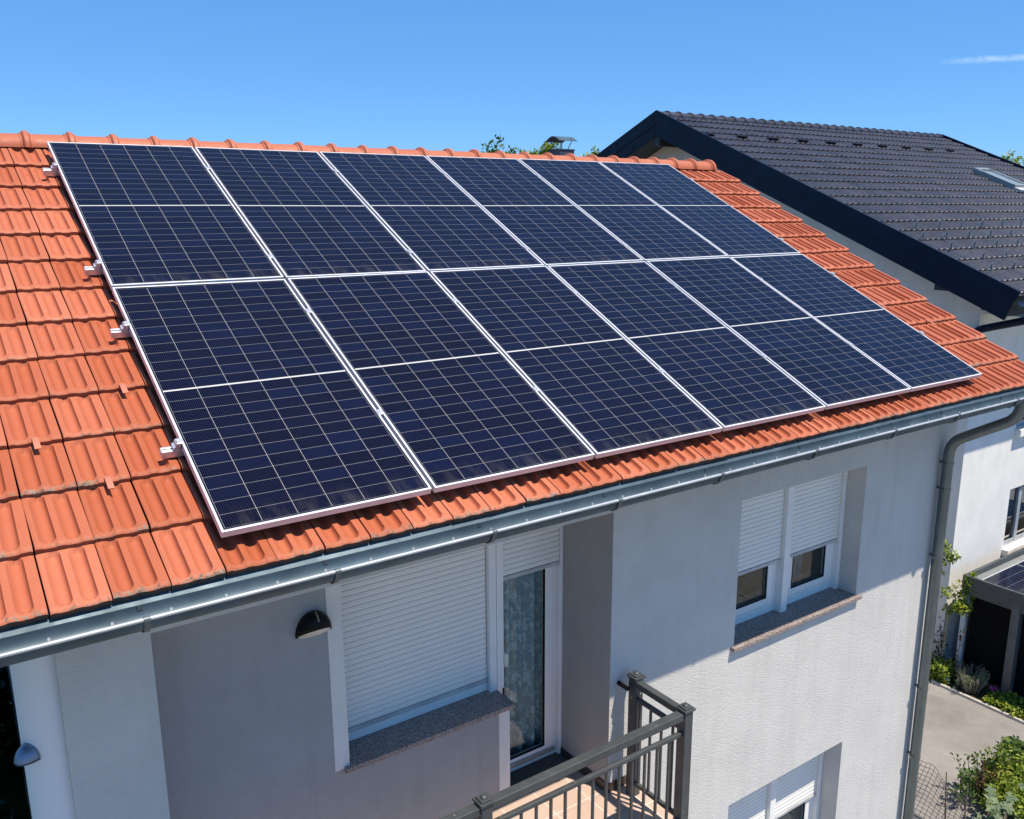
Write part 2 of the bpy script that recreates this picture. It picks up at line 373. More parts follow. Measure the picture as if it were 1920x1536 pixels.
# ------------------------------------------------------------------ HOUSE
house = thing('house', (3.2, .3, GZ), 'grey rendered house with orange tiled roof, recessed balcony and white roller shutters', 'house')
def hp(name, mb, mat, parent=None, M=None, **k): return obj(name, mb, mat, parent or house, M, **k)
Y0, YR, YD = -3.30, -2.97, -2.757
LX0, LX1 = -.244, 2.672
WX = (3.95, 5.535); WZ = (-3.865, -2.64); LWZ = (-6.5, -5.285)
TOP = -2.02
mb = MB()
wall(mb, 'y', Y0, Y0+.30, LX1, 6.94, GZ-.2, TOP, [(WX[0],WX[1],*WZ), (4.0,5.537,*LWZ)])
hp('front_wall', mb, m_wall)
mb = MB(); mb.box(-.65, LX0, Y0, YR, GZ-.2, TOP); hp('pillar', mb, m_wall)
mb = MB(); mb.box(LX0, LX1, Y0, YR, -2.466, TOP); hp('lintel', mb, m_wall)
mb = MB(); mb.box(LX0, LX1, Y0+.02, YR, GZ-.2, -4.75); hp('lower_wall', mb, m_wall)
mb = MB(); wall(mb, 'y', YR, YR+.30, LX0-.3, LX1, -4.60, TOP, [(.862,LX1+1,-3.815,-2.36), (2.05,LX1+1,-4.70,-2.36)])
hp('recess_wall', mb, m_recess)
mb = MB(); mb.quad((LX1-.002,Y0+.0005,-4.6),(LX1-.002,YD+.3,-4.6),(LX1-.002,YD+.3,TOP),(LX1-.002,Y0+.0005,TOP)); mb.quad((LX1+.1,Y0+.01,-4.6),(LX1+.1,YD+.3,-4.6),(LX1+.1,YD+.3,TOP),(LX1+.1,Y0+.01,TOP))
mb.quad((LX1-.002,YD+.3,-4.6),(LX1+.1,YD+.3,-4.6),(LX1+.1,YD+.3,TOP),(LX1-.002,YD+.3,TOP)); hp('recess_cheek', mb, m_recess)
mb = MB(); mb.box(.768, .862, YR-.003, YR+.002, -3.825, -2.30); hp('window_band', mb, m_band)
mb = MB(); mb.box(1.962, 2.05, YR-.003, YR+.002, -4.59, -3.846); hp('door_band', mb, m_band)
# side and back walls
mb = MB(); mb.add([(6.94,Y0+.001,GZ-.2),(6.94,3.9,GZ-.2),(6.94,3.9,TOP),(6.94,.3,-.05),(6.94,Y0+.001,TOP)], [(0,1,2,3,4)])
mb.add([(-.60,YR,GZ-.2),(-.60,3.9,GZ-.2),(-.60,3.9,TOP),(-.60,.3,-.05),(-.60,YR,TOP)], [(0,1,2,3,4)])
wall(mb, 'y', 3.9, 3.88, -.6, 6.94, GZ-.2, TOP, [(3.5,6.4,-4.5,-2.4)]); hp('side_wall', mb, m_wall)  # unseen opening in the back, added to let sky light into the room
# round column
mb = MB(); mb.tube([(-.688,-3.13,GZ-.2),(-.688,-3.13,-2.02)], .133, 48); col_o = hp('column', mb, m_column, smooth=40)
# roof: substrate + soffit
U0, U1 = -1.594, 7.385
mb = MB()
mb.box(U0+.02, U1-.03, -4.24, .24, -.24, -.15, Matrix.Rotation(PITCH, 4, 'X'))
mb.add([(U0+.02,.27,-.02),(U1-.03,.27,-.02),(U1-.03,4.6,-2.14),(U0+.02,4.6,-2.14),(U0+.02,.27,-.12),(U1-.03,.27,-.12),(U1-.03,4.6,-2.24),(U0+.02,4.6,-2.24)], [(0,1,2,3),(4,5,6,7),(0,1,5,4),(1,2,6,5),(2,3,7,6),(3,0,4,7)])
roof = hp('roof', mb, m_dark)

# --- tiles: every tile is a little height field with two round-ended channels, laid in courses
def tile_field(pw, L, cols, rows, u0, v0, prof, S_, T_, lift, jit, nose_h, gap=.006, last_w=None):
    """returns verts (u,v,h), faces, tint, nose, under arrays; v0 = lower edge of row 0, rows go DOWN slope"""
    s = np.array([0, *S_, 1.0]); t = np.array([*T_, 1.0])
    ns, nt = len(s), len(t)
    SS, TT = np.meshgrid(s, t, indexing='xy')          # nt x ns
    H = prof(SS*pw, TT*L, pw, L)
    H = H + lift*TT
    H[:, 0] -= .018; H[:, -1] -= .018; H[-1, :] -= nose_h
    nose = np.clip((TT*L - (L-.055))/.055, 0, 1); under = np.zeros_like(TT); under[-1, :] = .95; under[-2, 1:-1] = .25  # last rows masked for the painted course-edge shade
    idx = np.arange(ns*nt).reshape(nt, ns)
    q = np.stack([idx[:-1,:-1], idx[1:,:-1], idx[1:,1:], idx[:-1,1:]], -1).reshape(-1, 4)
    V, F, A, N, U_ = [], [], [], [], []
    k = 0
    for r in range(rows):
        for c in range(cols):
            du, dv, dh = rng.normal(0, jit, 3); tl = rng.normal(0, jit*1.2); ro = rng.normal(0, jit*1.2)
            uu = u0 + c*pw + gap/2 + SS*(pw-gap) + du*.6 + ro*(TT-.5)
            vv = v0 + r*L - L + TT*(L+.004) + dv + (SS-.5)*ro
            hh = H + dh*.5 + tl*(SS-.5)
            V.append(np.stack([uu, vv, hh], -1).reshape(-1, 3)); F.append(q + k); k += ns*nt
            A.append(np.full(ns*nt, np.clip(rng.normal(.5, .34), 0, 1))); N.append(nose.ravel()*np.clip((.25+.75*(r/(rows-1))**1.2)*rng.uniform(.55, 1.15), 0, 1)); U_.append(under.ravel())
    return np.concatenate(V), np.concatenate(F), np.concatenate(A), np.concatenate(N), np.concatenate(U_)
def np_mesh(name, V, F, attrs={}, smooth=35):
    me = bpy.data.meshes.new(name); me.from_pydata(V.tolist(), [], F.tolist())
    for k_, a in attrs.items():
        at = me.attributes.new(k_, 'FLOAT', 'POINT'); at.data.foreach_set('value', np.ascontiguousarray(a, dtype=np.float32))
    if smooth:
        me.polygons.foreach_set('use_smooth', [True]*len(me.polygons)); me.set_sharp_from_angle(angle=R(smooth))
    return me
def prof_house(s, t, w_, L):
    h = np.zeros_like(s)
    for c_ in (.245*w_, .665*w_):
        hw = .150*w_; top, bot = .030, L-.026-hw*.9
        dt = np.where(t < top, (top-t)*1.6, np.where(t > bot, (t-bot)*1.05, 0))
        r = np.sqrt((s-c_)**2 + dt**2)/hw
        pw_ = np.where(s < c_, 1.7, 5.0); h -= .027*np.clip(1-np.abs(r)**pw_, 0, 1)**np.where(s < c_, 1.0, .8)
        h -= .0050*np.clip(1-((s-c_)/hw)**4, 0, 1)*np.clip((t-(bot+.01))/.02, 0, 1)
        # small bump at the head of the channel
        h += .004*np.exp(-((t-.026)/.010)**2)*np.clip(1-((s-c_)/hw)**2, 0, 1)
    h -= .011*np.clip((t-(L-.026))/.026, 0, 1)**2
    h -= .004*np.clip((s-(w_-.012))/.012, 0, 1)**2 + .003*np.clip((.008-s)/.008, 0, 1)**2
    return h
PW, TL = .2249, .3457
S_ = np.array([.0,.035,.075,.105,.118,.14,.17,.21,.25,.29,.33,.36,.38,.395,.43,.48,.525,.54,.56,.59,.63,.67,.71,.75,.78,.80,.815,.86,.92,.96,1.0])
T_ = np.array([0,.05,.075,.1,.125,.16,.25,.4,.55,.68,.78,.82,.85,.875,.895,.915,.935,.955,.975,.99,1.0])
V, F, A, N, U_ = tile_field(PW, TL, 40, 13, U0, .205, prof_house, S_, T_, .033, .0016, .029)
hgt = V[:, 2] - .112
W3 = np.stack([V[:,0], -V[:,1]*CP - hgt*SP, -V[:,1]*SP + hgt*CP], -1)
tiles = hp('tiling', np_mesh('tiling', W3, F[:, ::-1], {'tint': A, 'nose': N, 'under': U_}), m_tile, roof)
# back slope tiles, simple and hardly ever seen
mb = MB(); pr = []
for k in range(12):
    y0_, y1_ = .30+k*.36, .30+(k+1)*.36; pr += [(y0_, .03-(y0_-.27)*.4932+.0), (y1_, .055-(y1_-.27)*.4932)]
mb.strip(pr, U0, U1, 'x'); hp('back_tiling', mb, simple('back_tiles', (.45,.13,.07), .6), roof)
# ridge caps
def ridge_caps(u_first, pitch_, n, yc, zc, r, rim, mat, parent, name, squash=.8, tilt=0.0):
    mb = MB(); A_ = []
    for i in range(n):
        a = u_first + i*pitch_; prof = []
        #       offset along, radius
        ring = [(0, r*.97), (pitch_-.070, r*1.0), (pitch_-.069, r*1.06), (pitch_-.058, r*1.07), (pitch_-.056, r*1.02), (pitch_-.050, r+rim*.62), (pitch_-.043, r+rim*.93), (pitch_-.030, r+rim), (pitch_-.015, r+rim*.95), (pitch_-.009, r+rim*.6), (pitch_-.004, r*1.05), (pitch_-.002, r*1.07), (pitch_+.010, r*1.06), (pitch_+.011, r*.98)]
        K = 16; base = len(mb.v); vs = []; fs = []
        j = rng.normal(0, .0015)
        for (o_, rr) in ring:
            for k in range(K+1):
                an = math.pi*(k/K)
                vs.append((a+o_, yc - rr*math.cos(an)*1.0 + j, zc + rr*math.sin(an)*squash + j))
        for p in range(len(ring)-1):
            for k in range(K): fs.append((p*(K+1)+k, p*(K+1)+k+1, (p+1)*(K+1)+k+1, (p+1)*(K+1)+k))
        mb.add(vs, fs); A_ += [float(np.clip(rng.normal(.5,.25),0,1))]*len(vs)
    # end disc
    K = 16; e = u_first + n*pitch_ + .008
    mb.add([(e, yc, zc)] + [(e, yc - r*math.cos(math.pi*k/K), zc + r*math.sin(math.pi*k/K)*squash) for k in range(K+1)], [(0, k+1, k+2) for k in range(K)]); A_ += [.5]*(K+2)
    me = mb.mesh(name); at = me.attributes.new('tint', 'FLOAT', 'POINT'); at.data.foreach_set('value', A_)
    for nm in ('nose', 'under'): me.attributes.new(nm, 'FLOAT', 'POINT')
    return obj(name, me, mat, parent, smooth=30)
RP = .3065
ridge_caps(-.135-RP*5+.05, RP, 29, .265, -.036, .121, .029, m_ridge, roof, 'ridge_tiling', .87)
# verge flashing and fascia under the eave
mb = MB(); mb.box(U1-.012, U1+.045, -4.34, .25, -.235, -.125, Matrix.Rotation(PITCH, 4, 'X')); hp('verge_flashing', mb, m_dark, roof, bevel=.004)
mb = MB(); mb.prism([(-3.70,-1.985),(-3.846,-2.040),(-3.861,-2.061),(-3.864,-2.061),(-3.849,-2.044),(-3.70,-1.989)], U0+.02, U1-.03, 'x'); hp('eave_flashing', mb, m_zinc)
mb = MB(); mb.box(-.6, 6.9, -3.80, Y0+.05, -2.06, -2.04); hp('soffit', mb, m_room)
# snow hooks standing out of the tile courses
def hook_mb():
    mb = MB(); w2 = .0135
    pts = [(.030,.012), (.012,.016), (-.012,.018), (-.045,.020), (-.062,.019)]   # (y up slope, h)
    th = .004
    prof = [(y, h) for y, h in pts] + [(y, h-th) for y, h in reversed(pts)]
    mb.prism(prof, -w2, w2, 'x'); return mb
hook0 = None
for (u, row) in ((-.132, 8), (-.583, 9), (-.344, 10), (6.547, 8), (6.878, 9), (6.3, 7)):
    v = .199 + row*TL; M = roofM(u, v+.022, -.088)
    if hook0 is None: hook0 = hp('snow_hook', hook_mb(), simple('terracotta_hook', (.46,.16,.095), .6), roof, M)
    else: dup(hook0, M, roof)
# chimney behind the ridge
mb = MB(); mb.box(7.02, 7.28, 3.0, 3.27, -1.6, .362); mb.box(7.008, 7.292, 2.988, 3.282, .358, .372)
M_ch = Matrix.Translation((-.225, -.38, -.03))
ch = hp('chimney', mb, simple('blue_grey_cladding', (.055,.07,.095), .45, .3), None, M_ch, bevel=.004)
mb = MB(); CXc, CYc = 7.15, 3.135
for sx in (-1, 1):
    for sy in (-1, 1): mb.tube([(CXc+sx*.05, CYc+sy*.08, .36), (CXc+sx*.095, CYc+sy*.13, .50)], .006, 6)
pr = []
for k in range(13):
    a = k/12; x = -.16 + .32*a
    pr.append((CYc+x*1.05, .487 + (.062*math.sin(math.pi*min(1, max(0, (x+.15)/.30)))**1 if abs(x) < .15 else -.002)))
full = pr + [(x, z-.006) for x, z in reversed(pr)]
mb.prism(full, CXc-.16, CXc+.16, 'x'); obj('chimney_cap', mb, m_zinc, ch, M_ch, smooth=50)

# --- gutter
GY, GZc, GR = -3.930, -2.072, .067
mb = MB(); n = 18
prof = [(GY + GR*math.cos(a), GZc + GR*math.sin(a)) for a in [math.pi*(1 + k/n) for k in range(n+1)]]
prof_in = [(GY + (GR-.003)*math.cos(a), GZc + (GR-.003)*math.sin(a)) for a in [math.pi*(1 + k/n) for k in range(n+1)]]
loop = prof + [(GY+GR, GZc+.010), (GY+GR-.003, GZc+.010)] + prof_in[::-1]
mb.prism(loop, U0-.05, U1+.09, 'x')
gutter = hp('gutter', mb, m_zinc, smooth=45)
mb = MB(); mb.tube([(U0-.05, GY-GR-.004, GZc+.004), (U1+.09, GY-GR-.004, GZc+.004)], .0085, 14); obj('gutter_bead', mb, simple('bright_zinc', (.42,.45,.48), .5, .4, .1, 9), gutter, smooth=60)
br0 = None
for u in (-1.2, -.375, .426, 1.26, 2.09, 2.91, 3.82, 4.73, 5.58, 6.50, 7.3):
    if br0 is None:
        mb = MB(); rr = GR+.004
        arc = [(GY + rr*math.cos(a), GZc + rr*math.sin(a)) for a in [math.pi*(1+k/n) for k in range(n+1)]]
        arc2 = [(GY + (rr+.004)*math.cos(a), GZc + (rr+.004)*math.sin(a)) for a in [math.pi*(1+k/n) for k in range(n+1)]]
        mb.prism(arc + arc2[::-1], -.012, .012, 'x'); mb.tube([(-.013, GY-GR-.004, GZc+.004), (.013, GY-GR-.004, GZc+.004)], .013, 10)
        mb.box(-.010, .010, GY+GR-.007, GY+GR-.0035, GZc-.012, GZc+.012)
        br0 = obj('gutter_bracket', mb, m_zincd, gutter, Matrix.Translation((u, 0, 0)), smooth=40)
    else: dup(br0, Matrix.Translation((u, 0, 0)), gutter)
cl0 = None
k = 0; u = -1.37
while u < 7.4:
    M = Matrix.Translation((u, 0, 0)) @ Matrix.Rotation(0, 4, 'X')
    if cl0 is None:
        mb = MB(); mb.box(-.005, .005, GY-GR+.006, GY-GR+.010, GZc-.004, GZc+.022); cl0 = obj('gutter_clip', mb, m_alu, gutter, M)
    else: dup(cl0, M, gutter)
    u += .218
# --- downpipe
PX, PY, PR = 6.70, -3.375, .048
def bend(pts, r=.12, n=7):
    out = [Vector(pts[0])]
    for i in range(1, len(pts)-1):
        a, b, c = map(Vector, pts[i-1:i+2]); d1 = (a-b).normalized(); d2 = (c-b).normalized()
        for k in range(n+1):
            t = k/n; out.append((b+d1*r)*(1-t)**2 + b*2*t*(1-t) + (b+d2*r)*t*t)
    return out + [Vector(pts[-1])]
mb = MB(); mb.tube(bend([(PX+.04, GY, GZc-.05), (PX+.04, GY, -2.27), (PX, PY, -2.60), (PX, PY, GZ+.02)]), PR, 24)
dpipe = hp('downpipe', mb, m_zincp, smooth=40)
c0 = None
for z in (-2.80, -3.05, -3.72, -5.1, -5.85, -6.9):
    M = Matrix.Translation((PX, PY, z))
    if c0 is None:
        mb = MB(); mb.tube([(0,0,-.011),(0,0,.011)], PR+.004, 24); mb.box(-.012,.012,.04,.08,-.008,.008); mb.box(-.075,-.05,-.01,.01,-.009,.009); c0 = obj('pipe_clamp', mb, m_zincp, dpipe, M, smooth=40)
    else: dup(c0, M, dpipe)

# --- windows
def slats(x0, x1, z0, z1, y, pitch=.039, bulge=.0024):
    mb = MB(); n = max(2, round((z1-z0)/pitch)); prof = []
    for i in range(n):
        za = z0 + i*pitch
        for f_, d in ((.02, .003), (.05, .003), (.07, .0), (.30, -bulge*.8), (.55, -bulge), (.8, -bulge*.7), (.97, 0)):
            prof.append((y + d, za + f_*pitch))
    prof.append((y+.006, z0+n*pitch)); full = prof + [(y+.012, z0+n*pitch), (y+.012, z0)]
    mb.prism(full, x0, x1, 'x'); return mb
def shutter(x0, x1, z0, z1, y, parent, bar=True):
    zb = z0 + .03
    o = obj('shutter', slats(x0, x1, 0, z1-zb, 0), m_shut, parent, Matrix.Translation((0, y, zb)))
    mb = MB(); mb.box(x0, x1, y-.006, y+.010, z0-.0, zb-.001); obj('bottom_bar', mb, simple('shutter_bar', (.50,.50,.50), .5), parent, bevel=.002); return o
def pane(x0, x1, z0, z1, y, parent, mat=None):
    mb = MB(); mb.box(x0, x1, y, y+.004, z0, z1); return obj('pane', mb, mat or m_glass, parent)
def sash(mb, x0, x1, z0, z1, y0, y1, wd, sub=None):
    """rectangular ring"""
    mb.box(x0, x0+wd, y0, y1, z0, z1); mb.box(x1-wd, x1, y0, y1, z0, z1); mb.box(x0+wd, x1-wd, y0, y1, z0, z0+wd); mb.box(x0+wd, x1-wd, y0, y1, z1-wd, z1)
def gasket(x0, x1, z0, z1, y, parent):
    mb = MB(); sash(mb, x0, x1, z0, z1, y-.002, y+.006, .016); obj('gasket', mb, m_black, parent)
def window(xl, xr, z0, z1, zsh, label=None):
    """double window behind roller shutters; frame front plane YF"""
    YF = Y0 + .185; xm0, xm1 = 4.709 + (xl-3.95), 4.784 + (xl-3.95); zs = z0 + .028
    mb = MB()
    mb.box(xm0, xm1, YF-.030, YF+.07, zs-.002, z1)                                                            # middle post
    fr = hp('window', mb, m_upvc, bevel=.003)
    for a, b in ((xl, xl+.05), (xr-.048, xr-.003)):                                                             # guide rails
        mb = MB(); mb.box(a, b, YF-.012, YF+.07, zs, z1); obj('guide_rail', mb, m_upvc, fr, bevel=.003)
    for (a, b) in ((xl+.05, xm0), (xm1, xr-.048)):
        mb = MB(); sash(mb, a, b, zs, z1-.02, YF+.040, YF+.09, .056); mb.box(a+.056, b-.056, YF+.040, YF+.055, zs+.056, zs+.0745)
        obj('frame', mb, m_upvc, fr, bevel=.003)
        mb = MB(); sash(mb, a+.060, b-.060, zs+.080, z1-.08, YF+.030, YF+.075, .062); obj('sash', mb, m_upvc, fr, bevel=.006)
        gasket(a+.121, b-.121, zs+.140, z1-.13, YF+.036, fr)
        pane(a+.122, b-.122, zs+.142, z1-.14, YF+.05, fr)
        shutter(a+.004, b-.004, zsh, z1-.002, YF+.012, fr)
    mb = MB(); mb.box(xl-.04, xr+.035, Y0-.042, YF+.06, z0-.004, z0+.028); obj('sill', mb, m_granite, fr, bevel=.003)
    return fr
win_up = window(WX[0], WX[1], WZ[0]+.008, WZ[1], -3.378)
win_lo = window(4.0, 5.537, LWZ[0], LWZ[1], -5.95)
# room behind upper window
mb = MB()
x0, x1, y0_, y1_, z0, z1 = 3.3, 6.6, Y0+.31, 3.85, -4.62, -2.3
mb.quad((x1,y0_,z0),(x1,y1_,z0),(x1,y1_,z1),(x1,y0_,z1)); mb.quad((x0,y0_,z0),(x0,y1_,z0),(x0,y1_,z1),(x0,y0_,z1)); mb.quad((x0,y0_,z1),(x1,y0_,z1),(x1,y1_,z1),(x0,y1_,z1))  # back left open so light from the added rear opening comes in
hp('room', mb, m_room)
mb = MB(); mb.box(x0, x1, y0_, y1_, z0-.1, z0); hp('room_floor', mb, m_wood)
mb = MB(); mb.box(3.9, 5.6, Y0+.31, Y0+.52, -3.84, -3.80); hp('inner_sill', mb, m_pale, bevel=.004)
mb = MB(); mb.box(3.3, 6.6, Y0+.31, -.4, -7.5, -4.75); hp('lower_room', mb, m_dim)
# bed seen through the window: brown blanket
bed = thing('bed', (4.9,-2.2,-4.62), 'low bed with brown cover seen behind the upper window', 'bed')
mb = MB(); mb.box(4.35, 5.9, -2.93, -1.2, -4.62, -4.05); obj('mattress', mb, m_wood, bed, bevel=.05, seg=3)
mb = MB(); mb.box(4.5, 5.95, -2.35, -2.27, -4.04, -3.96); obj('bed_rail', mb, m_pale, bed, bevel=.01)
def drape(x0, x1, z0, z1, y, amp, waves, mat, name, label, slant=0.0):
    nx, nz_ = 90, 14; V_ = []; 
    for j in range(nz_+1):
        t = j/nz_; 
        for i in range(nx+1):
            s = i/nx; V_.append((x0+(x1-x0)*s - slant*t, y + amp*math.sin(2*math.pi*waves*s + .6*math.sin(5*s)) * (.7+.3*t), z1+(z0-z1)*t))
    F_ = [(j*(nx+1)+i, j*(nx+1)+i+1, (j+1)*(nx+1)+i+1, (j+1)*(nx+1)+i) for j in range(nz_) for i in range(nx)]
    me = bpy.data.meshes.new(name); me.from_pydata(V_, [], F_); o = obj(name, me, mat, smooth=80)
    sm = o.modifiers.new('thick', 'SOLIDIFY'); sm.thickness = .003
    return tag(o, label, 'curtain')
drape(5.05, 5.42, -3.79, -2.5, -2.86, .025, 5, m_curtain2, 'curtain', 'teal curtain hanging at the right pane of the upper window', .12)

# --- loggia window + balcony door
YF = YD
mb = MB()
mb.box(2.010, 2.068, YF-.035, YF+.06, -3.812, -2.30)      # double post between window and door
wl_ = hp('window', mb, m_upvc, bevel=.003)
mb = MB(); mb.box(2.072, 2.128, YF-.035, YF-.006, -3.812, -2.30); obj('post', mb, m_upvc, wl_, bevel=.003)
mb = MB(); sash(mb, .865, 2.008, -3.812, -2.32, YF+.03, YF+.07, .05); obj('frame', mb, m_upvc, wl_, bevel=.003)
mb = MB(); mb.box(.865, 2.008, YF+.004, YF+.035, -3.812, -3.752); obj('sash', mb, m_upvc, wl_, bevel=.004)
shutter(.868, 2.004, -3.748, -2.33, YF+.004, wl_)
mb = MB(); mb.box(.825, 2.072, YR-.035, YF+.02, -3.845, -3.812); obj('sill', mb, m_granite, wl_, bevel=.003)
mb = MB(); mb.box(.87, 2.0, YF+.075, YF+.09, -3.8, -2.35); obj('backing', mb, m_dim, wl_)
mb = MB()
sash(mb, 2.056, 2.636, -4.565, -2.34, YF+.02, YF+.075, .05)
door = hp('balcony_door', mb, m_upvc, bevel=.003)
mb = MB(); mb.box(2.640, 2.668, YF-.012, YF+.07, -4.565, -2.30); obj('guide_rail', mb, m_upvc, door, bevel=.003)
mb = MB(); sash(mb, 2.064, 2.590, -4.522, -2.40, YF-.002, YF+.045, .075); obj('sash', mb, m_upvc, door, bevel=.007)
mb = MB(); mb.box(2.14, 2.60, YF-.020, YF-.003, -4.505, -4.475); obj('drip_rail', mb, simple('drip_alu', (.42,.40,.38), .4, .5), door, bevel=.004)
gasket(2.139, 2.516, -4.448, -2.47, YF+.004, door); pane(2.139, 2.516, -4.448, -2.47, YF+.018, door)
shutter(2.13, 2.634, -3.01, -2.33, YF-.010, door)
mb = MB(); mb.box(2.125, 2.150, YF-.060, YF-.002, -3.645, -3.545); obj('handle', mb, simple('cream_plastic', (.75,.72,.62), .4), door, bevel=.005)
drape(2.06, 2.66, -4.52, -2.3, YF+.10, .028, 5.6, m_lace, 'curtain', 'grey lace curtain hanging behind the balcony door glass')
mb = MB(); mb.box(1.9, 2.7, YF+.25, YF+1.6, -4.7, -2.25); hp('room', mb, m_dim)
mb = MB(); mb.box(2.05, LX1-.004, YR-.012, YF+.03, -4.62, -4.565); hp('threshold', mb, m_thresh, bevel=.004)
# balcony floor, skirting
BZ = -4.585
mb = MB(); mb.box(LX0-.10, 2.905, -3.985, YR+.01, BZ-.17, BZ-.012); slab = hp('balcony_slab', mb, m_band, bevel=.004)
mb = MB(); mb.box(LX0-.11, 2.915, -3.995, Y0+.001, BZ-.0115, BZ); mb.box(LX0, LX1-.003, Y0+.002, YR+.005, BZ-.0115, BZ); obj('floor_tiling', mb, m_btile, slab)
mb = MB(); mb.box(LX1-.014, LX1-.0035, Y0-.012, YF-.0, BZ+.0005, BZ+.072); mb.box(LX1-.014, 2.90, Y0-.012, Y0-.001, BZ+.0005, BZ+.072); mb.box(LX0, 2.045, YR-.012, YR-.0035, BZ+.0005, BZ+.072)
obj('skirting', mb, m_skirt, slab, bevel=.002)

# ------------------------------------------------------------------ balcony railing
rail = thing('balcony_railing', (1.2,-3.89,BZ), 'dark grey metal balcony railing with capped square posts and thin balusters', 'railing')
RY, RX = -3.89, 2.802
def post(x, y):
    mb = MB(); h = .036
    mb.box(x-h, x+h, y-h, y+h, BZ-.16, -3.668); p = obj('post', mb, m_steel, rail, bevel=.004)
    mb = MB(); mb.box(x-.047, x+.047, y-.047, y+.047, -3.668, -3.650); mb.box(x-.034, x+.034, y-.034, y+.034, -3.650, -3.640)
    c = obj('post_cap', mb, m_steel, p, bevel=.003)
    mb = MB(); sphere(mb, (x, y, -3.641), .021, 16, .75); obj('knob', mb, m_steel, p, smooth=60)
post(2.815, -3.41); post(RX, RY); post(1.245, RY); post(-.31, RY)
def hr(a, b, w_, z0, z1, axis, name):
    mb = MB()
    if axis == 'x': mb.box(a, b, RY-w_, RY+w_, z0, z1)
    else: mb.box(RX-w_, RX+w_, a, b, z0, z1)
    return obj(name, mb, m_steel, rail, bevel=.005)
for a, b in ((1.245+.036, RX-.036), (-.31+.036, 1.245-.036)):
    hr(a, b, .030, -3.722, -3.672, 'x', 'handrail'); hr(a, b, .015, -3.845, -3.815, 'x', 'rail'); hr(a, b, .015, -4.49, -4.46, 'x', 'rail')
hr(RY+.036, -3.446, .026, -3.722, -3.674, 'y', 'handrail'); hr(RY+.036, -3.446, .015, -3.83, -3.80, 'y', 'rail'); hr(RY+.036, -3.446, .015, -4.49, -4.46, 'y', 'rail')
mb = MB(); mb.tube([(2.75,-3.40,-3.74),(2.75,-3.29,-3.74)], .016, 12); obj('wall_fixing', mb, m_black, rail)
b0 = None
spots = [(1.39+.1063*i, RY) for i in range(13)] + [(-.20+.1063*i, RY) for i in range(13)] + [(RX, -3.787+.105*i) for i in range(4)]
for x, y in spots:
    M = Matrix.Translation((x, y, 0))
    if b0 is None:
        mb = MB(); mb.box(-.008,.008,-.008,.008,-4.462,-3.84); b0 = obj('baluster', mb, m_steel, rail, M, bevel=.002)
    else: dup(b0, M, rail)

# ------------------------------------------------------------------ wall lamps
def half_dome(mb, w2, hgt_, dep, K=14, J=10, rise=0):
    """quarter-ellipsoid hood: flat back on the wall (y=0), open face downwards (z=0)"""
    vs = []; fs = []
    for j in range(J+1):
        b = (math.pi/2)*j/J
        for k in range(K+1):
            a = math.pi*k/K; vs.append((w2*math.cos(a)*math.cos(b), -dep*math.sin(b)*(.35+.65*math.sin(a)) if 0 else -dep*math.sin(b), hgt_*math.sin(a)*math.cos(b)))
    for j in range(J):
        for k in range(K): fs.append((j*(K+1)+k, j*(K+1)+k+1, (j+1)*(K+1)+k+1, (j+1)*(K+1)+k))
    return mb.add([(x, y, z + rise*(-y/dep)) for x, y, z in vs], fs)
lamp = thing('wall_lamp', (.682, YR, -2.885), 'black half-round wall lamp on the grey balcony wall beside the shutter', 'lamp')
T = Matrix.Translation((.682, YR-.002, -2.875))
mb = MB(); half_dome(mb, .105, .130, .10, rise=.062); o = obj('hood', mb, m_black, lamp, T, smooth=50); sm = o.modifiers.new('thick', 'SOLIDIFY'); sm.thickness = .004
mb = MB(); vs = []; fs = []; K = 20; J = 6
for j in range(J+1):
    b = (math.pi/2)*j/J
    for k in range(K+1):
        a = math.pi*k/K; y = -.002-.092*math.sin(a)*math.cos(b); vs.append((.098*math.cos(a)*math.cos(b), y, .062*(-y/.10) - .004 - .022*math.sin(b)))
for j in range(J):
    for k in range(K): fs.append((j*(K+1)+k, j*(K+1)+k+1, (j+1)*(K+1)+k+1, (j+1)*(K+1)+k))
mb.add(vs, fs)
obj('lens', mb, m_lens, lamp, T)
pts = []
for k in range(7):
    b = R(28 + k*7); pts.append((0, -.10*math.sin(b)-.0025, .130*math.cos(b)+.062*math.sin(b)+.0015))
mb = MB(); mb.tube(pts, .004, 6); obj('slit', mb, m_grill, lamp, T)
mb = MB(); mb.add([(.109*math.cos(math.pi*k/24), 0, .139*math.sin(math.pi*k/24)-.004) for k in range(25)] + [(.109*math.cos(math.pi*k/24), -.012, .139*math.sin(math.pi*k/24)-.004) for k in range(25)], [tuple(range(25)), tuple(range(49,24,-1))] + [(k,k+1,k+26,k+25) for k in range(24)])
obj('backplate', mb, m_black, lamp, T)
lamp2 = thing('wall_lamp', (-.80,-3.19,-2.98), 'blue-grey half-dome lamp on the smooth white round column', 'lamp')
T2 = Matrix.Translation((-.688,-3.13,-2.96)) @ Matrix.Rotation(R(-55), 4, 'Z') @ Matrix.Translation((0,-.126,0))
mb = MB(); half_dome(mb, .058, .072, .075); o = obj('hood', mb, m_bluelamp, lamp2, T2, smooth=50); sm = o.modifiers.new('thick', 'SOLIDIFY'); sm.thickness = .003
mb = MB(); mb.tube([(.055*math.cos(2*math.pi*k/24)*1., -.085*abs(math.sin(math.pi*k/24)) , 0) for k in range(0,13)] , .003, 6)
mb = MB(); mb.tube([(.058*math.cos(math.pi*k/24), -.075*math.sin(math.pi*k/24), 0) for k in range(25)], .003, 6); obj('rim', mb, m_zinc, lamp2, T2)

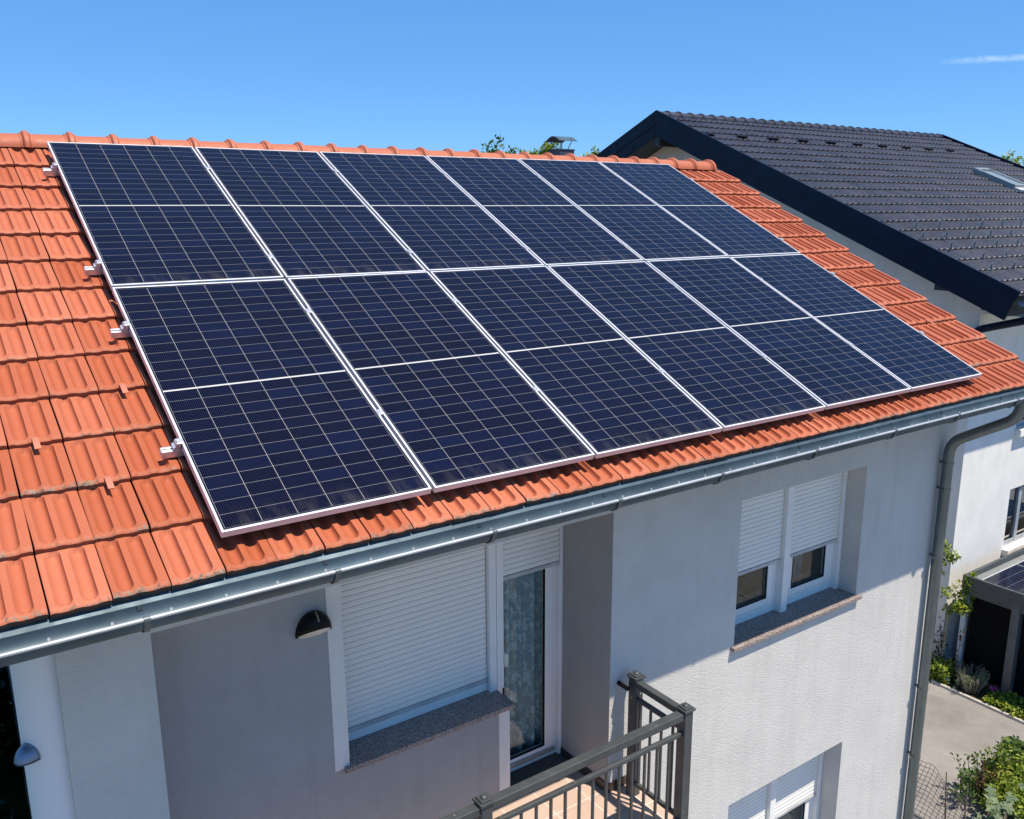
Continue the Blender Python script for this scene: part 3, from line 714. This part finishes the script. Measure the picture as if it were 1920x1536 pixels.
# ------------------------------------------------------------------ solar panels
PWD, PHT, GAP, FH = 1.038, 2.094, .02, .035
def panel_frame():
    mb = MB(); fw = .011
    mb.box(0, fw, 0, PHT, -FH, 0); mb.box(PWD-fw, PWD, 0, PHT, -FH, 0); mb.box(fw, PWD-fw, 0, fw, -FH, 0); mb.box(fw, PWD-fw, PHT-fw, PHT, -FH, 0)
    mb.box(fw, PWD-fw, fw, fw+.02, -FH, -FH+.002); mb.box(fw, PWD-fw, PHT-fw-.02, PHT-fw, -FH, -FH+.002); return mb
def panel_glass():
    mb = MB(); mb.box(.011, PWD-.011, .011, PHT-.011, -.007, -.0025); return mb
ordn = ['first', 'second', 'third', 'fourth', 'fifth', 'sixth']
pf = pg = None
for row in range(2):
    for c in range(6):
        u = c*(PWD+GAP); v = PHT + row*(PHT+GAP); M = roofM(u, v, 0)
        where = ('upper row just under the ridge' if row == 0 else 'lower row just above the gutter')
        lab = {0: 'leftmost solar panel of the %s, next to bare tiles', 5: 'rightmost solar panel of the %s, next to bare tiles'}.get(c, ordn[c]+' solar panel from the left in the %s') % where
        t = thing('solar_panel', (0,0,0), lab, 'solar panel', 'solar panels on the orange roof', M)
        Mj = M @ Matrix.Translation((0,0,rng.normal(0,.0006))) @ Matrix.Rotation(R(rng.normal(0,.07)), 4, 'X') @ Matrix.Rotation(R(rng.normal(0,.07)), 4, 'Y')
        if pf is None:
            pf = obj('frame', panel_frame(), m_frame, t, Mj, bevel=.0012); pg = obj('glass', panel_glass(), m_cells, t, Mj)
        else: dup(pf, Mj, t); dup(pg, Mj, t)
# rails
def rail_mb(u0, u1):
    mb = MB()
    prof = [(-.02,-.040),(-.02,-.002),(-.017,0),(-.007,0),(-.007,-.010),(.007,-.010),(.007,0),(.017,0),(.02,-.002),(.02,-.012),(.015,-.014),(.015,-.024),(.02,-.026),(.02,-.040)]
    prof = [(p, q-FH) for p, q in prof]
    mb.prism(prof, u0, u1, 'x'); return mb
rail_lab = ['aluminium rail end just below the ridge, topmost on the left side', 'aluminium rail end above the joint between the two panel rows', 'aluminium rail end just below the joint between the two panel rows', 'aluminium rail end nearest the gutter on the left side']
r0 = ec0 = mc0 = None
for i, v in enumerate((.405, 1.817, 2.516, 3.572)):
    M = roofM(0, v, 0); t = thing('mounting_rail', (0,0,0), rail_lab[i], 'mounting rail', 'mounting rails under the solar panels', M)
    if r0 is None: r0 = obj('profile', rail_mb(-.092, 6.43), m_alu, t, M, bevel=.001)
    else: dup(r0, M, t)
    for (u, rot) in ((-.001, 0), (6*PWD+5*GAP+.001, math.pi)):
        Mc = roofM(u, v, 0) @ Matrix.Rotation(rot, 4, 'Z')
        if ec0 is None:
            mb = MB(); prof = [(-.045,-FH),(-.045,-FH+.012),(-.034,-FH+.030),(-.022,.002),(.009,.002),(.009,.006),(-.024,.006),(-.030,.003),(-.030,-.006),(-.006,-.006),(-.006,-FH)]
            prof = [(-.040,-FH+.0),(-.040,-FH+.016),(-.030,-FH+.020),(-.028,.001),(-.022,.006),(.009,.006),(.009,.001),(-.004,.001),(-.004,-FH)]
            mb.prism(prof, -.020, .020, 'y'); mb.tube([(-.017,0,.004),(-.017,0,.012)], .0075, 10); ec0 = obj('end_clamp', mb, m_alu, t, Mc, bevel=.0015)
        else: dup(ec0, Mc, t)
    for c in range(1, 6):
        Mc = roofM(c*(PWD+GAP)-GAP/2, v, 0)
        if mc0 is None:
            mb = MB(); mb.box(-.019,.019,-.022,.022,.0012,.0045); mb.box(-.009,.009,-.022,.022,-FH,.001); mb.tube([(0,0,.004),(0,0,.011)], .0065, 10); mc0 = obj('mid_clamp', mb, m_alu, t, Mc, bevel=.001)
        else: dup(mc0, Mc, t)
    rh0 = None

# ------------------------------------------------------------------ NEIGHBOUR HOUSE
NP = math.atan2(1.328+1.561, 5.099+1.785); NC, NS = math.cos(NP), math.sin(NP)
NX0, NX1, NYR, NZR = 11.0, 20.9, 5.099, 1.30
def nw(x, v, h=0, side=-1): return Vector((x, NYR + side*(v*NC) + side*(h*NS), NZR - v*NS + h*NC))
NL = 7.47
neigh = thing('neighbour_house', (16, 3, GZ), 'white rendered house with black tiled roof and navy verge boards', 'house')
def npart(name, mb, mat, parent=None, **k): return obj(name, mb, mat, parent or neigh, **k)
NGX, NSY, NNY = 11.68, -1.0, 11.2
gz = lambda y: NZR - abs(y-NYR)*NS/NC - .22
mb = MB()
mb.add([(NGX,NSY,GZ-.2),(NGX,NNY,GZ-.2),(NGX,NNY,gz(NNY)),(NGX,NYR,gz(NYR)),(NGX,NSY,gz(NSY))], [(0,1,2,3,4)])
mb.add([(20.3,NSY,GZ-.2),(20.3,NNY,GZ-.2),(20.3,NNY,gz(NNY)),(20.3,NYR,gz(NYR)),(20.3,NSY,gz(NSY))], [(0,1,2,3,4)])
mb.quad((NGX,NNY,GZ-.2),(20.3,NNY,GZ-.2),(20.3,NNY,gz(NNY)),(NGX,NNY,gz(NNY))); npart('gable_wall', mb, m_nwall)
mb = MB(); wall(mb, 'y', NSY, NSY+.25, NGX+.001, 20.3, GZ-.2, gz(NSY), [(13.29,14.9,-6.0,-4.955), (13.2,14.8,-3.94,-2.75)]); npart('front_wall', mb, m_nwall)
mb = MB()
for sd_ in (-1, 1):
    a = [nw(NX0+.06,0,-.05,sd_), nw(NX1,0,-.05,sd_), nw(NX1,NL,-.05,sd_), nw(NX0+.06,NL,-.05,sd_)]; b = [nw(NX0+.06,0,-.2,sd_), nw(NX1,0,-.2,sd_), nw(NX1,NL,-.2,sd_), nw(NX0+.06,NL,-.2,sd_)]
    mb.add(a+b, [(0,1,2,3),(4,5,6,7),(0,1,5,4),(1,2,6,5),(2,3,7,6),(3,0,4,7)])
nroof = npart('roof', mb, m_dark)
def prof_n(s, t, w_, L):
    h = .012*np.abs(np.sin(math.pi*s/w_*2)) - .034*np.exp(-(((s/w_*2 + .5) % 1.0 - .5)/.15)**2)
    h *= 1.0
    h -= .006*np.clip((t-(L-.02))/.02, 0, 1)**2
    return h
NPW, NTL = .3035, .3386
Sn = np.array([0,.03,.07,.12,.18,.25,.32,.38,.43,.47,.5,.53,.57,.62,.68,.75,.82,.88,.93,.97,1.0]); Tn = np.array([0,.5,.88,.95,1.0])
V, F, A, N, U_ = tile_field(NPW, NTL, 33, 22, NX0+.03, .33, prof_n, Sn, Tn, .030, .0012, .030, .001)
ok = V[:, 2]*0 == 0
P3 = np.stack([V[:,0], NYR - V[:,1]*NC - (V[:,2]-.05)*NS, NZR - V[:,1]*NS + (V[:,2]-.05)*NC], -1)
npart('tiling', np_mesh('tiling', P3, F[:, ::-1], {'tint': A, 'nose': N, 'under': U_*0}, 50), m_ntile, nroof)
mb = MB(); mb.add([nw(NX0+.05,0,-.02,1), nw(NX1,0,-.02,1), nw(NX1,NL,-.02,1), nw(NX0+.05,NL,-.02,1)], [(0,1,2,3)]); npart('back_tiling', mb, m_ntile, nroof)
ridge_caps(NX0, .303, 32, NYR, NZR-.08, .12, .028, m_ntile, nroof, 'ridge_tiling', .8)
# verge boards
for X0_, X1_ in ((NX0, NX0+.045), (NX1-.04, NX1+.0)):
    mb = MB()
    for sd_ in (-1, 1):
        for (ha, hb, xo) in ((.03, -.20, 0), (-.195, -.40, .012)):
            e = NL+.02
            q = [nw(0,-.0 if 1 else 0,ha,sd_), nw(0,e,ha,sd_), nw(0,e,hb,sd_), nw(0,0,hb,sd_)]
            q[0].y = NYR; q[3].y = NYR; q[0].z = NZR + ha/NC; q[3].z = NZR + hb/NC
            v_ = [(X0_+xo, p.y, p.z) for p in q] + [(X1_+xo, p.y, p.z) for p in q]
            mb.add(v_, [(0,1,2,3),(4,5,6,7),(0,1,5,4),(1,2,6,5),(2,3,7,6),(3,0,4,7)])
    npart('verge_board', mb, m_navy, nroof, bevel=.004)
# soffit between wall and verge
mb = MB()
for sd_ in (-1, 1):
    q = [nw(NX0+.05,0.15,-.36,sd_), nw(NGX,.15,-.36,sd_), nw(NGX,NL,-.36,sd_), nw(NX0+.05,NL,-.36,sd_)]; q2 = [p + Vector((0,0,.14)) for p in q]
    mb.add(q+q2, [(0,1,2,3),(4,5,6,7),(0,1,5,4),(1,2,6,5),(2,3,7,6),(3,0,4,7)])
npart('verge_soffit', mb, m_dark, nroof)
mb = MB(); mb.box(NX0+.05, NGX, NYR-.07, NYR+.07, NZR-.62, NZR-.44); npart('purlin', mb, m_dark, nroof); mb = MB(); mb.box(NX0+.1, NGX, -.86, -.60, -1.64, -1.46); npart('purlin', mb, m_dark, nroof)
mb = MB(); mb.box(NGX-.0, 20.5, -1.75, NSY, -1.98, -1.93); npart('eave_soffit', mb, m_nwall, nroof)
# gutter and pipe
GN = Vector((0, -1.87, -1.70)); mb = MB()
pr = [(GN.y + .075*math.cos(a), GN.z + .075*math.sin(a)) for a in [math.pi*(1+k/12) for k in range(13)]]; pi_ = [(GN.y + .071*math.cos(a), GN.z + .071*math.sin(a)) for a in [math.pi*(1+k/12) for k in range(13)]]
mb.prism(pr + pi_[::-1], NX0+.02, NX1-.1, 'x'); mb.tube([(NX0+.02, GN.y-.078, GN.z), (NX1-.1, GN.y-.078, GN.z)], .010, 8); ng = npart('gutter', mb, m_navy, smooth=45)
mb = MB(); mb.tube(bend([(11.62,-1.87,-1.76),(11.62,-1.87,-1.95),(11.62,-1.05,-2.2),(11.60,-.95,-2.3),(11.60,-.95,-2.4)], .08), .055, 16); npart('downpipe', mb, m_navy, ng, smooth=40)
# vents, snow guards, skylight
vt0 = None
for i in range(10):
    M = Matrix.Translation(nw(11.21+.895*i, 1.262, .018)) @ Matrix.Rotation(NP, 4, 'X')
    if vt0 is None:
        mb = MB(); mb.add([(-.11,.10,-.02),(.11,.10,-.02),(.11,-.03,.010),(-.11,-.03,.010)], [(0,1,2,3)]); mb.add([(-.11,-.028,.009),(.11,-.028,.009),(.11,-.028,-.03),(-.11,-.028,-.03)], [(0,1,2,3)]); mb.add([(-.11,.10,-.02),(-.11,-.03,.010),(-.11,-.03,-.03)], [(0,1,2)]); mb.add([(.11,.10,-.02),(.11,-.03,.010),(.11,-.03,-.03)], [(0,1,2)])
        vt0 = obj('roof_vent', mb, m_black, nroof, M)
    else: dup(vt0, M, nroof)
sg0 = None
for (x0, v) in ((11.716, 5.365), (11.33, 5.74), (11.526, 6.10), (11.775, 6.48), (11.40, 6.82)):
    for i in range(12):
        x = x0 + .645*i
        if x > 17.5: break
        M = Matrix.Translation(nw(x, v, -.008)) @ Matrix.Rotation(NP, 4, 'X')
        if sg0 is None:
            mb = MB(); mb.prism([(-.06,.02),(-.035,.02),(.0,.085),(.035,.02),(.06,.02),(.012,.12),(-.012,.12)], -.004, .004, 'y'); mb.prism([(-.05,.0),(-.02,.0),(.004,.11),(-.004,.11)], -.004, .004, 'x')
            sg0 = obj('snow_guard', mb, simple('light_grey_metal', (.30,.32,.34), .45, .3), nroof, M)
        else: dup(sg0, M, nroof)
Ms = Matrix.Translation(nw(17.93, 3.62, .0)) @ Matrix.Rotation(NP, 4, 'X')
mb = MB(); sash(mb, 0, .62, 0, .98, -.03, .075, .07)
mb = MB(); mb.box(0,.07,0,.98,-.03,.075); mb.box(.55,.62,0,.98,-.03,.075); mb.box(.07,.55,0,.07,-.03,.075); mb.box(.07,.55,.88,.98,-.03,.085)
sk = obj('skylight', mb, simple('grey_alu', (.30,.33,.34), .4, .5), nroof, Ms, bevel=.004)
mb = MB(); mb.box(.07,.55,.07,.88,.035,.05); obj('pane', mb, simple('skylight_glass', (.22,.27,.28), .15), sk, Ms)
mb = MB(); mb.box(-.02,.64,-.16,0,-.02,.028); obj('apron', mb, simple('apron_alu', (.55,.56,.56), .4, .5), sk, Ms)
# windows of the neighbour
def nwin(x0, x1, z0, z1):
    y = NSY + .06; mb = MB(); sash(mb, x0+.003, x1-.003, z0+.02, z1-.003, y, y+.06, .05); xm = x0+.43; mb.box(xm, xm+.10, y-.012, y+.06, z0+.07, z1-.053); mb.box(x0+.05, x1-.05, y-.006, y, z0+.07, z0+.11)
    f = npart('window', mb, simple('window_grey', (.33,.36,.40), .4), bevel=.004)
    mb = MB(); mb.box(x0+.05, xm, y+.025, y+.03, z0+.07, z1-.053); obj('pane', mb, m_nglass, f)
    mb = MB(); mb.box(xm+.10, x1-.05, y+.025, y+.03, z0+.07, z1-.053); obj('pane', mb, m_nglass, f)
    mb = MB(); mb.box(x0-.03, x1+.05, NSY-.10, y, z0-.10, z0+.02); obj('sill', mb, simple('stone_sill', (.78,.74,.68), .7), f, bevel=.006)
    mb = MB(); mb.box(x0-.1, x1+.1, y+.19, y+.9, z0-.2, z1+.2); obj('room', mb, simple('dim_neighbour_room', (.16,.12,.08), .9), f)
nwin(13.29, 14.9, -6.0, -4.955); nwin(13.2, 14.8, -3.94, -2.75)

# ------------------------------------------------------------------ carport
CX0, CY0, CZ = 11.55, -1.262, -5.897
cp = thing('carport', (13.5,-3.5,GZ), 'dark grey flat-roofed carport beside the white house wall', 'carport')
mb = MB(); mb.box(CX0+.05, 17, -6.5, CY0-.05, CZ-.16, CZ-.09); obj('roof', mb, simple('roof_sheet', (.20,.215,.22), .5), cp)
mb = MB(); mb.box(CX0, CX0+.05, -6.5, CY0, CZ-.20, CZ); mb.box(CX0+.02, CX0+.06, -6.5, CY0, CZ-.30, CZ-.20); mb.box(CX0+.05, 17, CY0-.05, CY0, CZ-.25, CZ); mb.box(CX0, 17, -6.55, -6.5, CZ-.3, CZ)
obj('fascia', mb, simple('carport_fascia', (.055,.065,.07), .45), cp, bevel=.006)
pp0 = None
for (x, y) in ((CX0+.07, -2.06), (CX0+.07, -4.3), (15, -6.2)):
    M = Matrix.Translation((x, y, 0))
    if pp0 is None:
        mb = MB(); mb.box(-.06,.06,-.06,.06,GZ,CZ-.16); pp0 = obj('post', mb, simple('carport_post', (.085,.095,.10), .5), cp, M, bevel=.006)
    else: dup(pp0, M, cp)
mb = MB(); mb.box(CX0+.026, CX0+.10, CY0-.10, CY0-.022, GZ, CZ-.19); obj('corner_post', mb, simple('pale_post', (.42,.46,.52), .5), cp, bevel=.006)
mb = MB(); mb.box(CX0+.3, CX0+.34, -6.4, CY0-.04, GZ, CZ-.17); mb.box(CX0+.34, 17, CY0-.1, CY0-.06, GZ, CZ-.26); obj('shade_screen', mb, simple('shade_black', (.006,.006,.008), .8), cp)  # near-black sheets added to stand for the deep shade inside the carport
mb = MB(); mb.tube([(CX0+.20, -1.93, GZ+.42), (CX0+.20, -1.93, GZ+.66)], .009, 8); obj('handle', mb, m_upvc, cp)
for i in range(2):
    M = Matrix.Translation((CX0+.13+1.06*0, -1.50-2.11*0, CZ-.055)) @ Matrix.Rotation(R(-90), 4, 'Z')
    M = Matrix.Translation((CX0+.14+2.12*i, -1.47, CZ-.05)) @ Matrix.Rotation(R(-90), 4, 'Z') @ Matrix.Translation((0,0,0))
    # panel lying with its long side along x
    t = thing('solar_panel', (0,0,0), ['black solar panel on the carport roof, its corner nearest the driveway', 'black solar panel farther along the carport roof, away from the driveway'][i], 'solar panel', 'solar panels on the carport', M)
    dup(pf, M, t); dup(pg, M, t)

# ------------------------------------------------------------------ plants
def leaves(pts, size, aspect=.55, droop=.5, dirs=None, var=.35):
    """pts (n,3) -> folded leaf quads, n*4 verts"""
    n = len(pts); d = dirs if dirs is not None else rng.normal(0, 1, (n, 3)); d = d + rng.normal(0, .35, (n, 3)); d[:, 2] += .1
    d /= np.linalg.norm(d, axis=1)[:, None]
    up = rng.normal(0, .5, (n, 3)); up[:, 2] += 1; sd_ = np.cross(d, up); sd_ /= np.linalg.norm(sd_, axis=1)[:, None]
    nr = np.cross(sd_, d); s = size*(1+rng.normal(0, var, n)).clip(.4, 1.8)
    L = s[:, None]; a = pts; tip = pts + d*L; m_ = pts + d*L*.5
    l = m_ + sd_*L*aspect*.5 + nr*L*.12; r = m_ - sd_*L*aspect*.5 + nr*L*.12
    V_ = np.stack([a, r, tip, l], 1).reshape(-1, 3); k = np.arange(n)*4
    F_ = np.stack([k, k+1, k+2, k+3], 1); return V_, F_
def leaf_obj(name, pts, size, mat, parent=None, **k):
    V_, F_ = leaves(pts, size, **k); return obj(name, np_mesh(name, V_, F_, smooth=None), mat, parent)
def blob(c, rad, n, lumps=14, flat=1.0):
    """clumpy crown points"""
    c = np.array(c); rad = np.array(rad); out = []
    cc = rng.normal(0, 1, (lumps, 3)); cc /= np.linalg.norm(cc, axis=1)[:, None]; cc *= rng.uniform(.35, .85, (lumps, 1))
    for q in cc:
        m_ = n//lumps; p = rng.normal(0, 1, (m_, 3)); p /= np.linalg.norm(p, axis=1)[:, None]; p *= rng.uniform(.3, 1, (m_, 1))**.6 * rng.uniform(.28, .48)
        out.append((q + p))
    return c + np.concatenate(out)*rad
def plant(name, label, cat, base, group=None): return thing(name, base, label, cat, group)
def sprigs(base, n, h, spread, lean=.3):
    """upright stems: list of polylines"""
    out = []
    for i in range(n):
        a = rng.uniform(0, 2*math.pi); r = spread*rng.uniform(0, 1)**.5; b = Vector(base) + Vector((r*math.cos(a), r*math.sin(a), 0))
        hh = h*rng.uniform(.6, 1.05); tp = b + Vector((math.cos(a)*hh*lean*rng.uniform(.2,1), math.sin(a)*hh*lean*rng.uniform(.2,1), hh))
        mid = (b+tp)/2 + Vector(rng.normal(0, .04*h, 3)); out.append([b, mid, tp])
    return out
def along(stems, per, r=.02, t0=.25):
    P_ = []; D_ = []
    for s in stems:
        for k in range(per):
            t = t0 + (1-t0)*(k+rng.uniform())/per; a = s[0].lerp(s[1], min(1, t*2)) if t < .5 else s[1].lerp(s[2], t*2-1)
            P_.append(np.array(a) + rng.normal(0, r, 3)); q = rng.normal(0, 1, 3); q[2] = abs(q[2])*.6+.2; D_.append(q)
    return np.array(P_), np.array(D_)
def stem_obj(stems, r, mat, parent, name='stem'):
    mb = MB()
    for s in stems: mb.tube(s, [r, r*.8, r*.4], 5)
    return obj(name, mb, mat, parent)
def shrub(base, n, h, spread, per, size, mat, label, cat='shrub', lean=.3, stem=.006, fill=0, name='shrub', group=None, smat=None):
    t = plant(name, label, cat, base, group); st = sprigs(base, n, h, spread, lean); stem_obj(st, stem, smat or m_bark, t)
    p, d = along(st, per); 
    if fill:
        q = blob((base[0], base[1], base[2]+h*.42), (spread*1.25, spread*1.25, h*.5), fill); p = np.concatenate([p, q]); d = np.concatenate([d, rng.normal(0,1,(len(q),3))])
    leaf_obj('foliage', p, size, mat, t, dirs=d); return t
# standard rose by the neighbour's corner
t = plant('rose_tree', 'small standard rose tree with bare trunk in the bed by the house corner', 'rose tree', (11.5,-1.15,GZ))
mb = MB(); mb.tube([(11.50,-1.12,GZ),(11.49,-1.13,GZ+.5),(11.52,-1.13,GZ+1.0)], [.035,.028,.022], 8); obj('trunk', mb, m_bark2, t)
leaf_obj('crown', np.concatenate([blob((11.55,-1.17,-6.35), (.30,.30,.24), 520, 10), blob((11.48,-1.05,-5.7), (.13,.13,.28), 200, 6), blob((11.62,-1.36,-5.98), (.13,.13,.2), 160, 5)]), .06, g_bright, t)
shrub((11.5,-1.25,GZ), 6, 1.0, .10, 24, .055, g_red, 'reddish leafed stems in front of the pale carport post', 'shrub', .45)
# grey lavender
t = plant('lavender_bush', 'round silvery grey lavender bush at the bed edge', 'lavender bush', (11.36,-1.68,GZ))
st = sprigs((11.37,-1.66,GZ+.02), 130, .34, .12, .55); stem_obj(st, .004, m_bark2, t); p, d = along(st, 16, .008, .2)
leaf_obj('foliage', p, .032, g_grey, t, dirs=d+np.array([0,0,.8]), aspect=.3)
shrub((11.33,-1.42,GZ), 14, .22, .14, 20, .06, leafm('blue_green_leaves', [(0, (.09,.15,.10)), (1, (.18,.25,.18))]), 'low blue-green plant between the ground cover and lavender', 'plant', .8)
t = plant('flower', 'small pink flowering plant at the carport foot', 'flower', (11.47,-1.93,GZ))
leaf_obj('foliage', blob((11.47,-1.93,GZ+.08), (.10,.10,.08), 60, 4), .05, g_mid, t); leaf_obj('blossom', blob((11.47,-1.93,GZ+.15), (.05,.05,.03), 30, 3), .04, g_pink, t)
# ground cover along the bed
pp = np.stack([rng.uniform(11.18,11.60,9000), rng.uniform(-6,-1.95,9000), GZ+.02+rng.uniform(0,.10,9000)], 1)
p2 = np.stack([rng.uniform(11.18,11.5,2200), rng.uniform(-1.36,-.85,2200), GZ+.02+rng.uniform(0,1,2200)**2*.28], 1)
o = leaf_obj('ground_cover', np.concatenate([pp, p2]), .055, g_bright, None); tag(o, 'low yellow-green ground cover in the bed along the kerb', 'ground cover', kind='stuff')
# garden shrubs nearest our house corner
def bush(base, rad, n, size, mat, label, lumps=16, stems=7, name='bush', **k):
    t = plant(name, label, 'bush', base); st = sprigs(base, stems, rad[2]*1.2, rad[0]*.4, .5); stem_obj(st, .012, m_bark, t)
    leaf_obj('foliage', blob((base[0], base[1], base[2]+rad[2]*.9), rad, n, lumps), size, mat, t, **k); return t
bush((9.22,-3.42,GZ), (.66,.44,.28), 9000, .045, g_bright, 'bright yellow-green bush, widest of the bushes beside the drive', 26)
bush((9.78,-3.12,GZ), (.44,.36,.30), 4200, .045, g_mid, 'deeper green bush at the right picture edge behind the yellow-green bush', 18)
t = shrub((9.36,-3.0,GZ), 6, .70, .09, 40, .05, g_bright, 'tall upright leafy shoot rising above the bushes', 'shrub', .10, fill=260)
shrub((8.98,-2.93,GZ), 9, .55, .15, 34, .045, g_mid, 'slim dark green shrub left of the tall shoot', 'shrub', .25, fill=260)
shrub((9.06,-3.05,GZ), 12, .48, .11, 36, .042, g_red, 'small red-brown leaved shrub among the green bushes', 'shrub', .35, fill=200)
shrub((8.72,-2.98,GZ), 5, .42, .08, 16, .055, g_mid, 'sparse twiggy shrub next to the wire mesh', 'shrub', .3)
def star_leaf(mb, c, s, nrm, ang):
    c = Vector(c); z = Vector(nrm).normalized(); x = z.orthogonal().normalized(); y = z.cross(x)
    vs = [c]; K = 10
    for k in range(K):
        a = ang + 2*math.pi*k/K; r = s*(1 if k % 2 == 0 else .55); vs.append(c + (x*math.cos(a)+y*math.sin(a))*r - z*s*.18*(1 if k % 2 == 0 else 0))
    mb.add(vs, [(0, 1+k, 1+(k+1) % K) for k in range(K)])
t = plant('broad_leaved_plant', 'plant with broad pale star-shaped leaves at the bottom picture edge', 'plant', (8.3,-3.45,GZ)); mb = MB(); sm_ = []
for i in range(46):
    x = 8.52 + rng.normal(0, .22); y = -3.50 + rng.normal(0, .12); z = GZ + .12 + rng.uniform(0, .36); star_leaf(mb, (x,y,z), rng.uniform(.05,.09), (rng.normal(0,.4)-.15, rng.normal(0,.4)-.3, 1), rng.uniform(0,6))
    if i % 3 == 0: sm_.append([Vector((8.3+rng.normal(0,.1),-3.5+rng.normal(0,.08),GZ)), Vector((x,y,z-.1)), Vector((x,y,z))])
obj('foliage', mb, g_big, t); stem_obj(sm_, .008, m_bark, t)
# wire mesh
wf = thing('wire_mesh_fence', (8.1,-2.95,GZ), 'leaning piece of rusty wire mesh fence on the driveway edge', 'wire fence')
mb = MB(); X_ = 8.12
def mesh_pt(s, t): return (X_ + .10*math.sin(s*5)*t, -2.40 - .95*s, GZ + .02 + t*(.70 - .10*s + .03*math.sin(s*17)))
for k in range(13):
    t_ = k/12; mb.tube([mesh_pt(i/12, t_) for i in range(13)], .0032, 5)
for k in range(17):
    s0 = k/16 - .12; mb.tube([mesh_pt(min(1, max(0, s0 + .16*j/6)), j/6) for j in range(7)], .0026, 5)
obj('mesh', mb, m_wire, wf)
mb = MB()
for s, lean in ((.30,.10), (.72,.05), (.95,.03)):
    mb = MB(); a = mesh_pt(s, 0); mb.tube([a, (a[0]-.02, a[1]+lean*.5, GZ+.4), (a[0]+.01, a[1]+lean*1.4, GZ+.75+.1*lean)], [.011,.009,.006], 6); obj('stake', mb, m_bark, wf)

# dark hedge in the shade left of the house
t = plant('hedge', 'dark shaded hedge left of the house below the eave', 'hedge', (-1.3,1.6,GZ))
pts = np.stack([rng.uniform(-2.4,-1.0,20000), rng.uniform(-1.8,6,20000), GZ+rng.uniform(0,1,20000)**.6*2.4], 1)
pts = np.concatenate([pts, np.stack([rng.uniform(-3,3,16000), rng.uniform(4.2,6.1,16000), GZ+rng.uniform(0,1,16000)**.6*1.6], 1)])
leaf_obj('foliage', pts, .14, g_dark, t); stem_obj(sprigs((-1.7,1,GZ), 14, 1.8, 1.2, .2), .02, m_bark, t)

# trees far behind the ridge
def tree(x, y, h, r, label, n=12000, leaf=.2, mat=None):
    t = plant('tree', label, 'tree', (x,y,GZ), 'trees behind the houses'); H = h
    mb = MB(); top = Vector((x + rng.normal(0,.3), y, GZ+H*.82)); mb.tube([(x,y,GZ),(x+.1,y,GZ+H*.4),top], [.32,.22,.07], 9); obj('trunk', mb, m_bark, t)
    mb = MB()
    for k in range(9):
        a = k*2.4; z = GZ+H*(.35+.055*k); mb.tube([(x,y,z),(x+math.cos(a)*r*.4,y+math.sin(a)*r*.4,z+r*.25),(x+math.cos(a)*r*.8,y+math.sin(a)*r*.8,z+r*.4)], [.12,.08,.03], 6)
    obj('limb', mb, m_bark, t)
    P_ = blob((x,y,GZ+H*.62), (r,r,H*.38), n, 34)
    tops = []
    for k in range(10):   # uneven leaders
        a = rng.uniform(0,6.28); rr = rng.uniform(0,r*.8); tops.append(blob((x+rr*math.cos(a),y+rr*math.sin(a),GZ+H*(.93+rng.uniform(-.08,.05))), (.5,.5,.75), 150, 5))
    leaf_obj('crown', np.concatenate([P_]+tops), leaf, mat or g_mid, t); return t
tree(24.2, 30, 10.0, 2.2, 'leftmost green treetop showing above the orange ridge')
tree(26.6, 30.5, 10.25, 2.2, 'green treetop above the ridge, just left of the chimney', mat=g_bright)
tree(29.4, 30, 10.15, 2.0, 'green treetop between the chimney and the black roof gable', mat=g_bright)
tree(40.3, 12.5, 9.0, 2.6, 'bright treetop at the right edge behind the black roof', mat=g_bright)
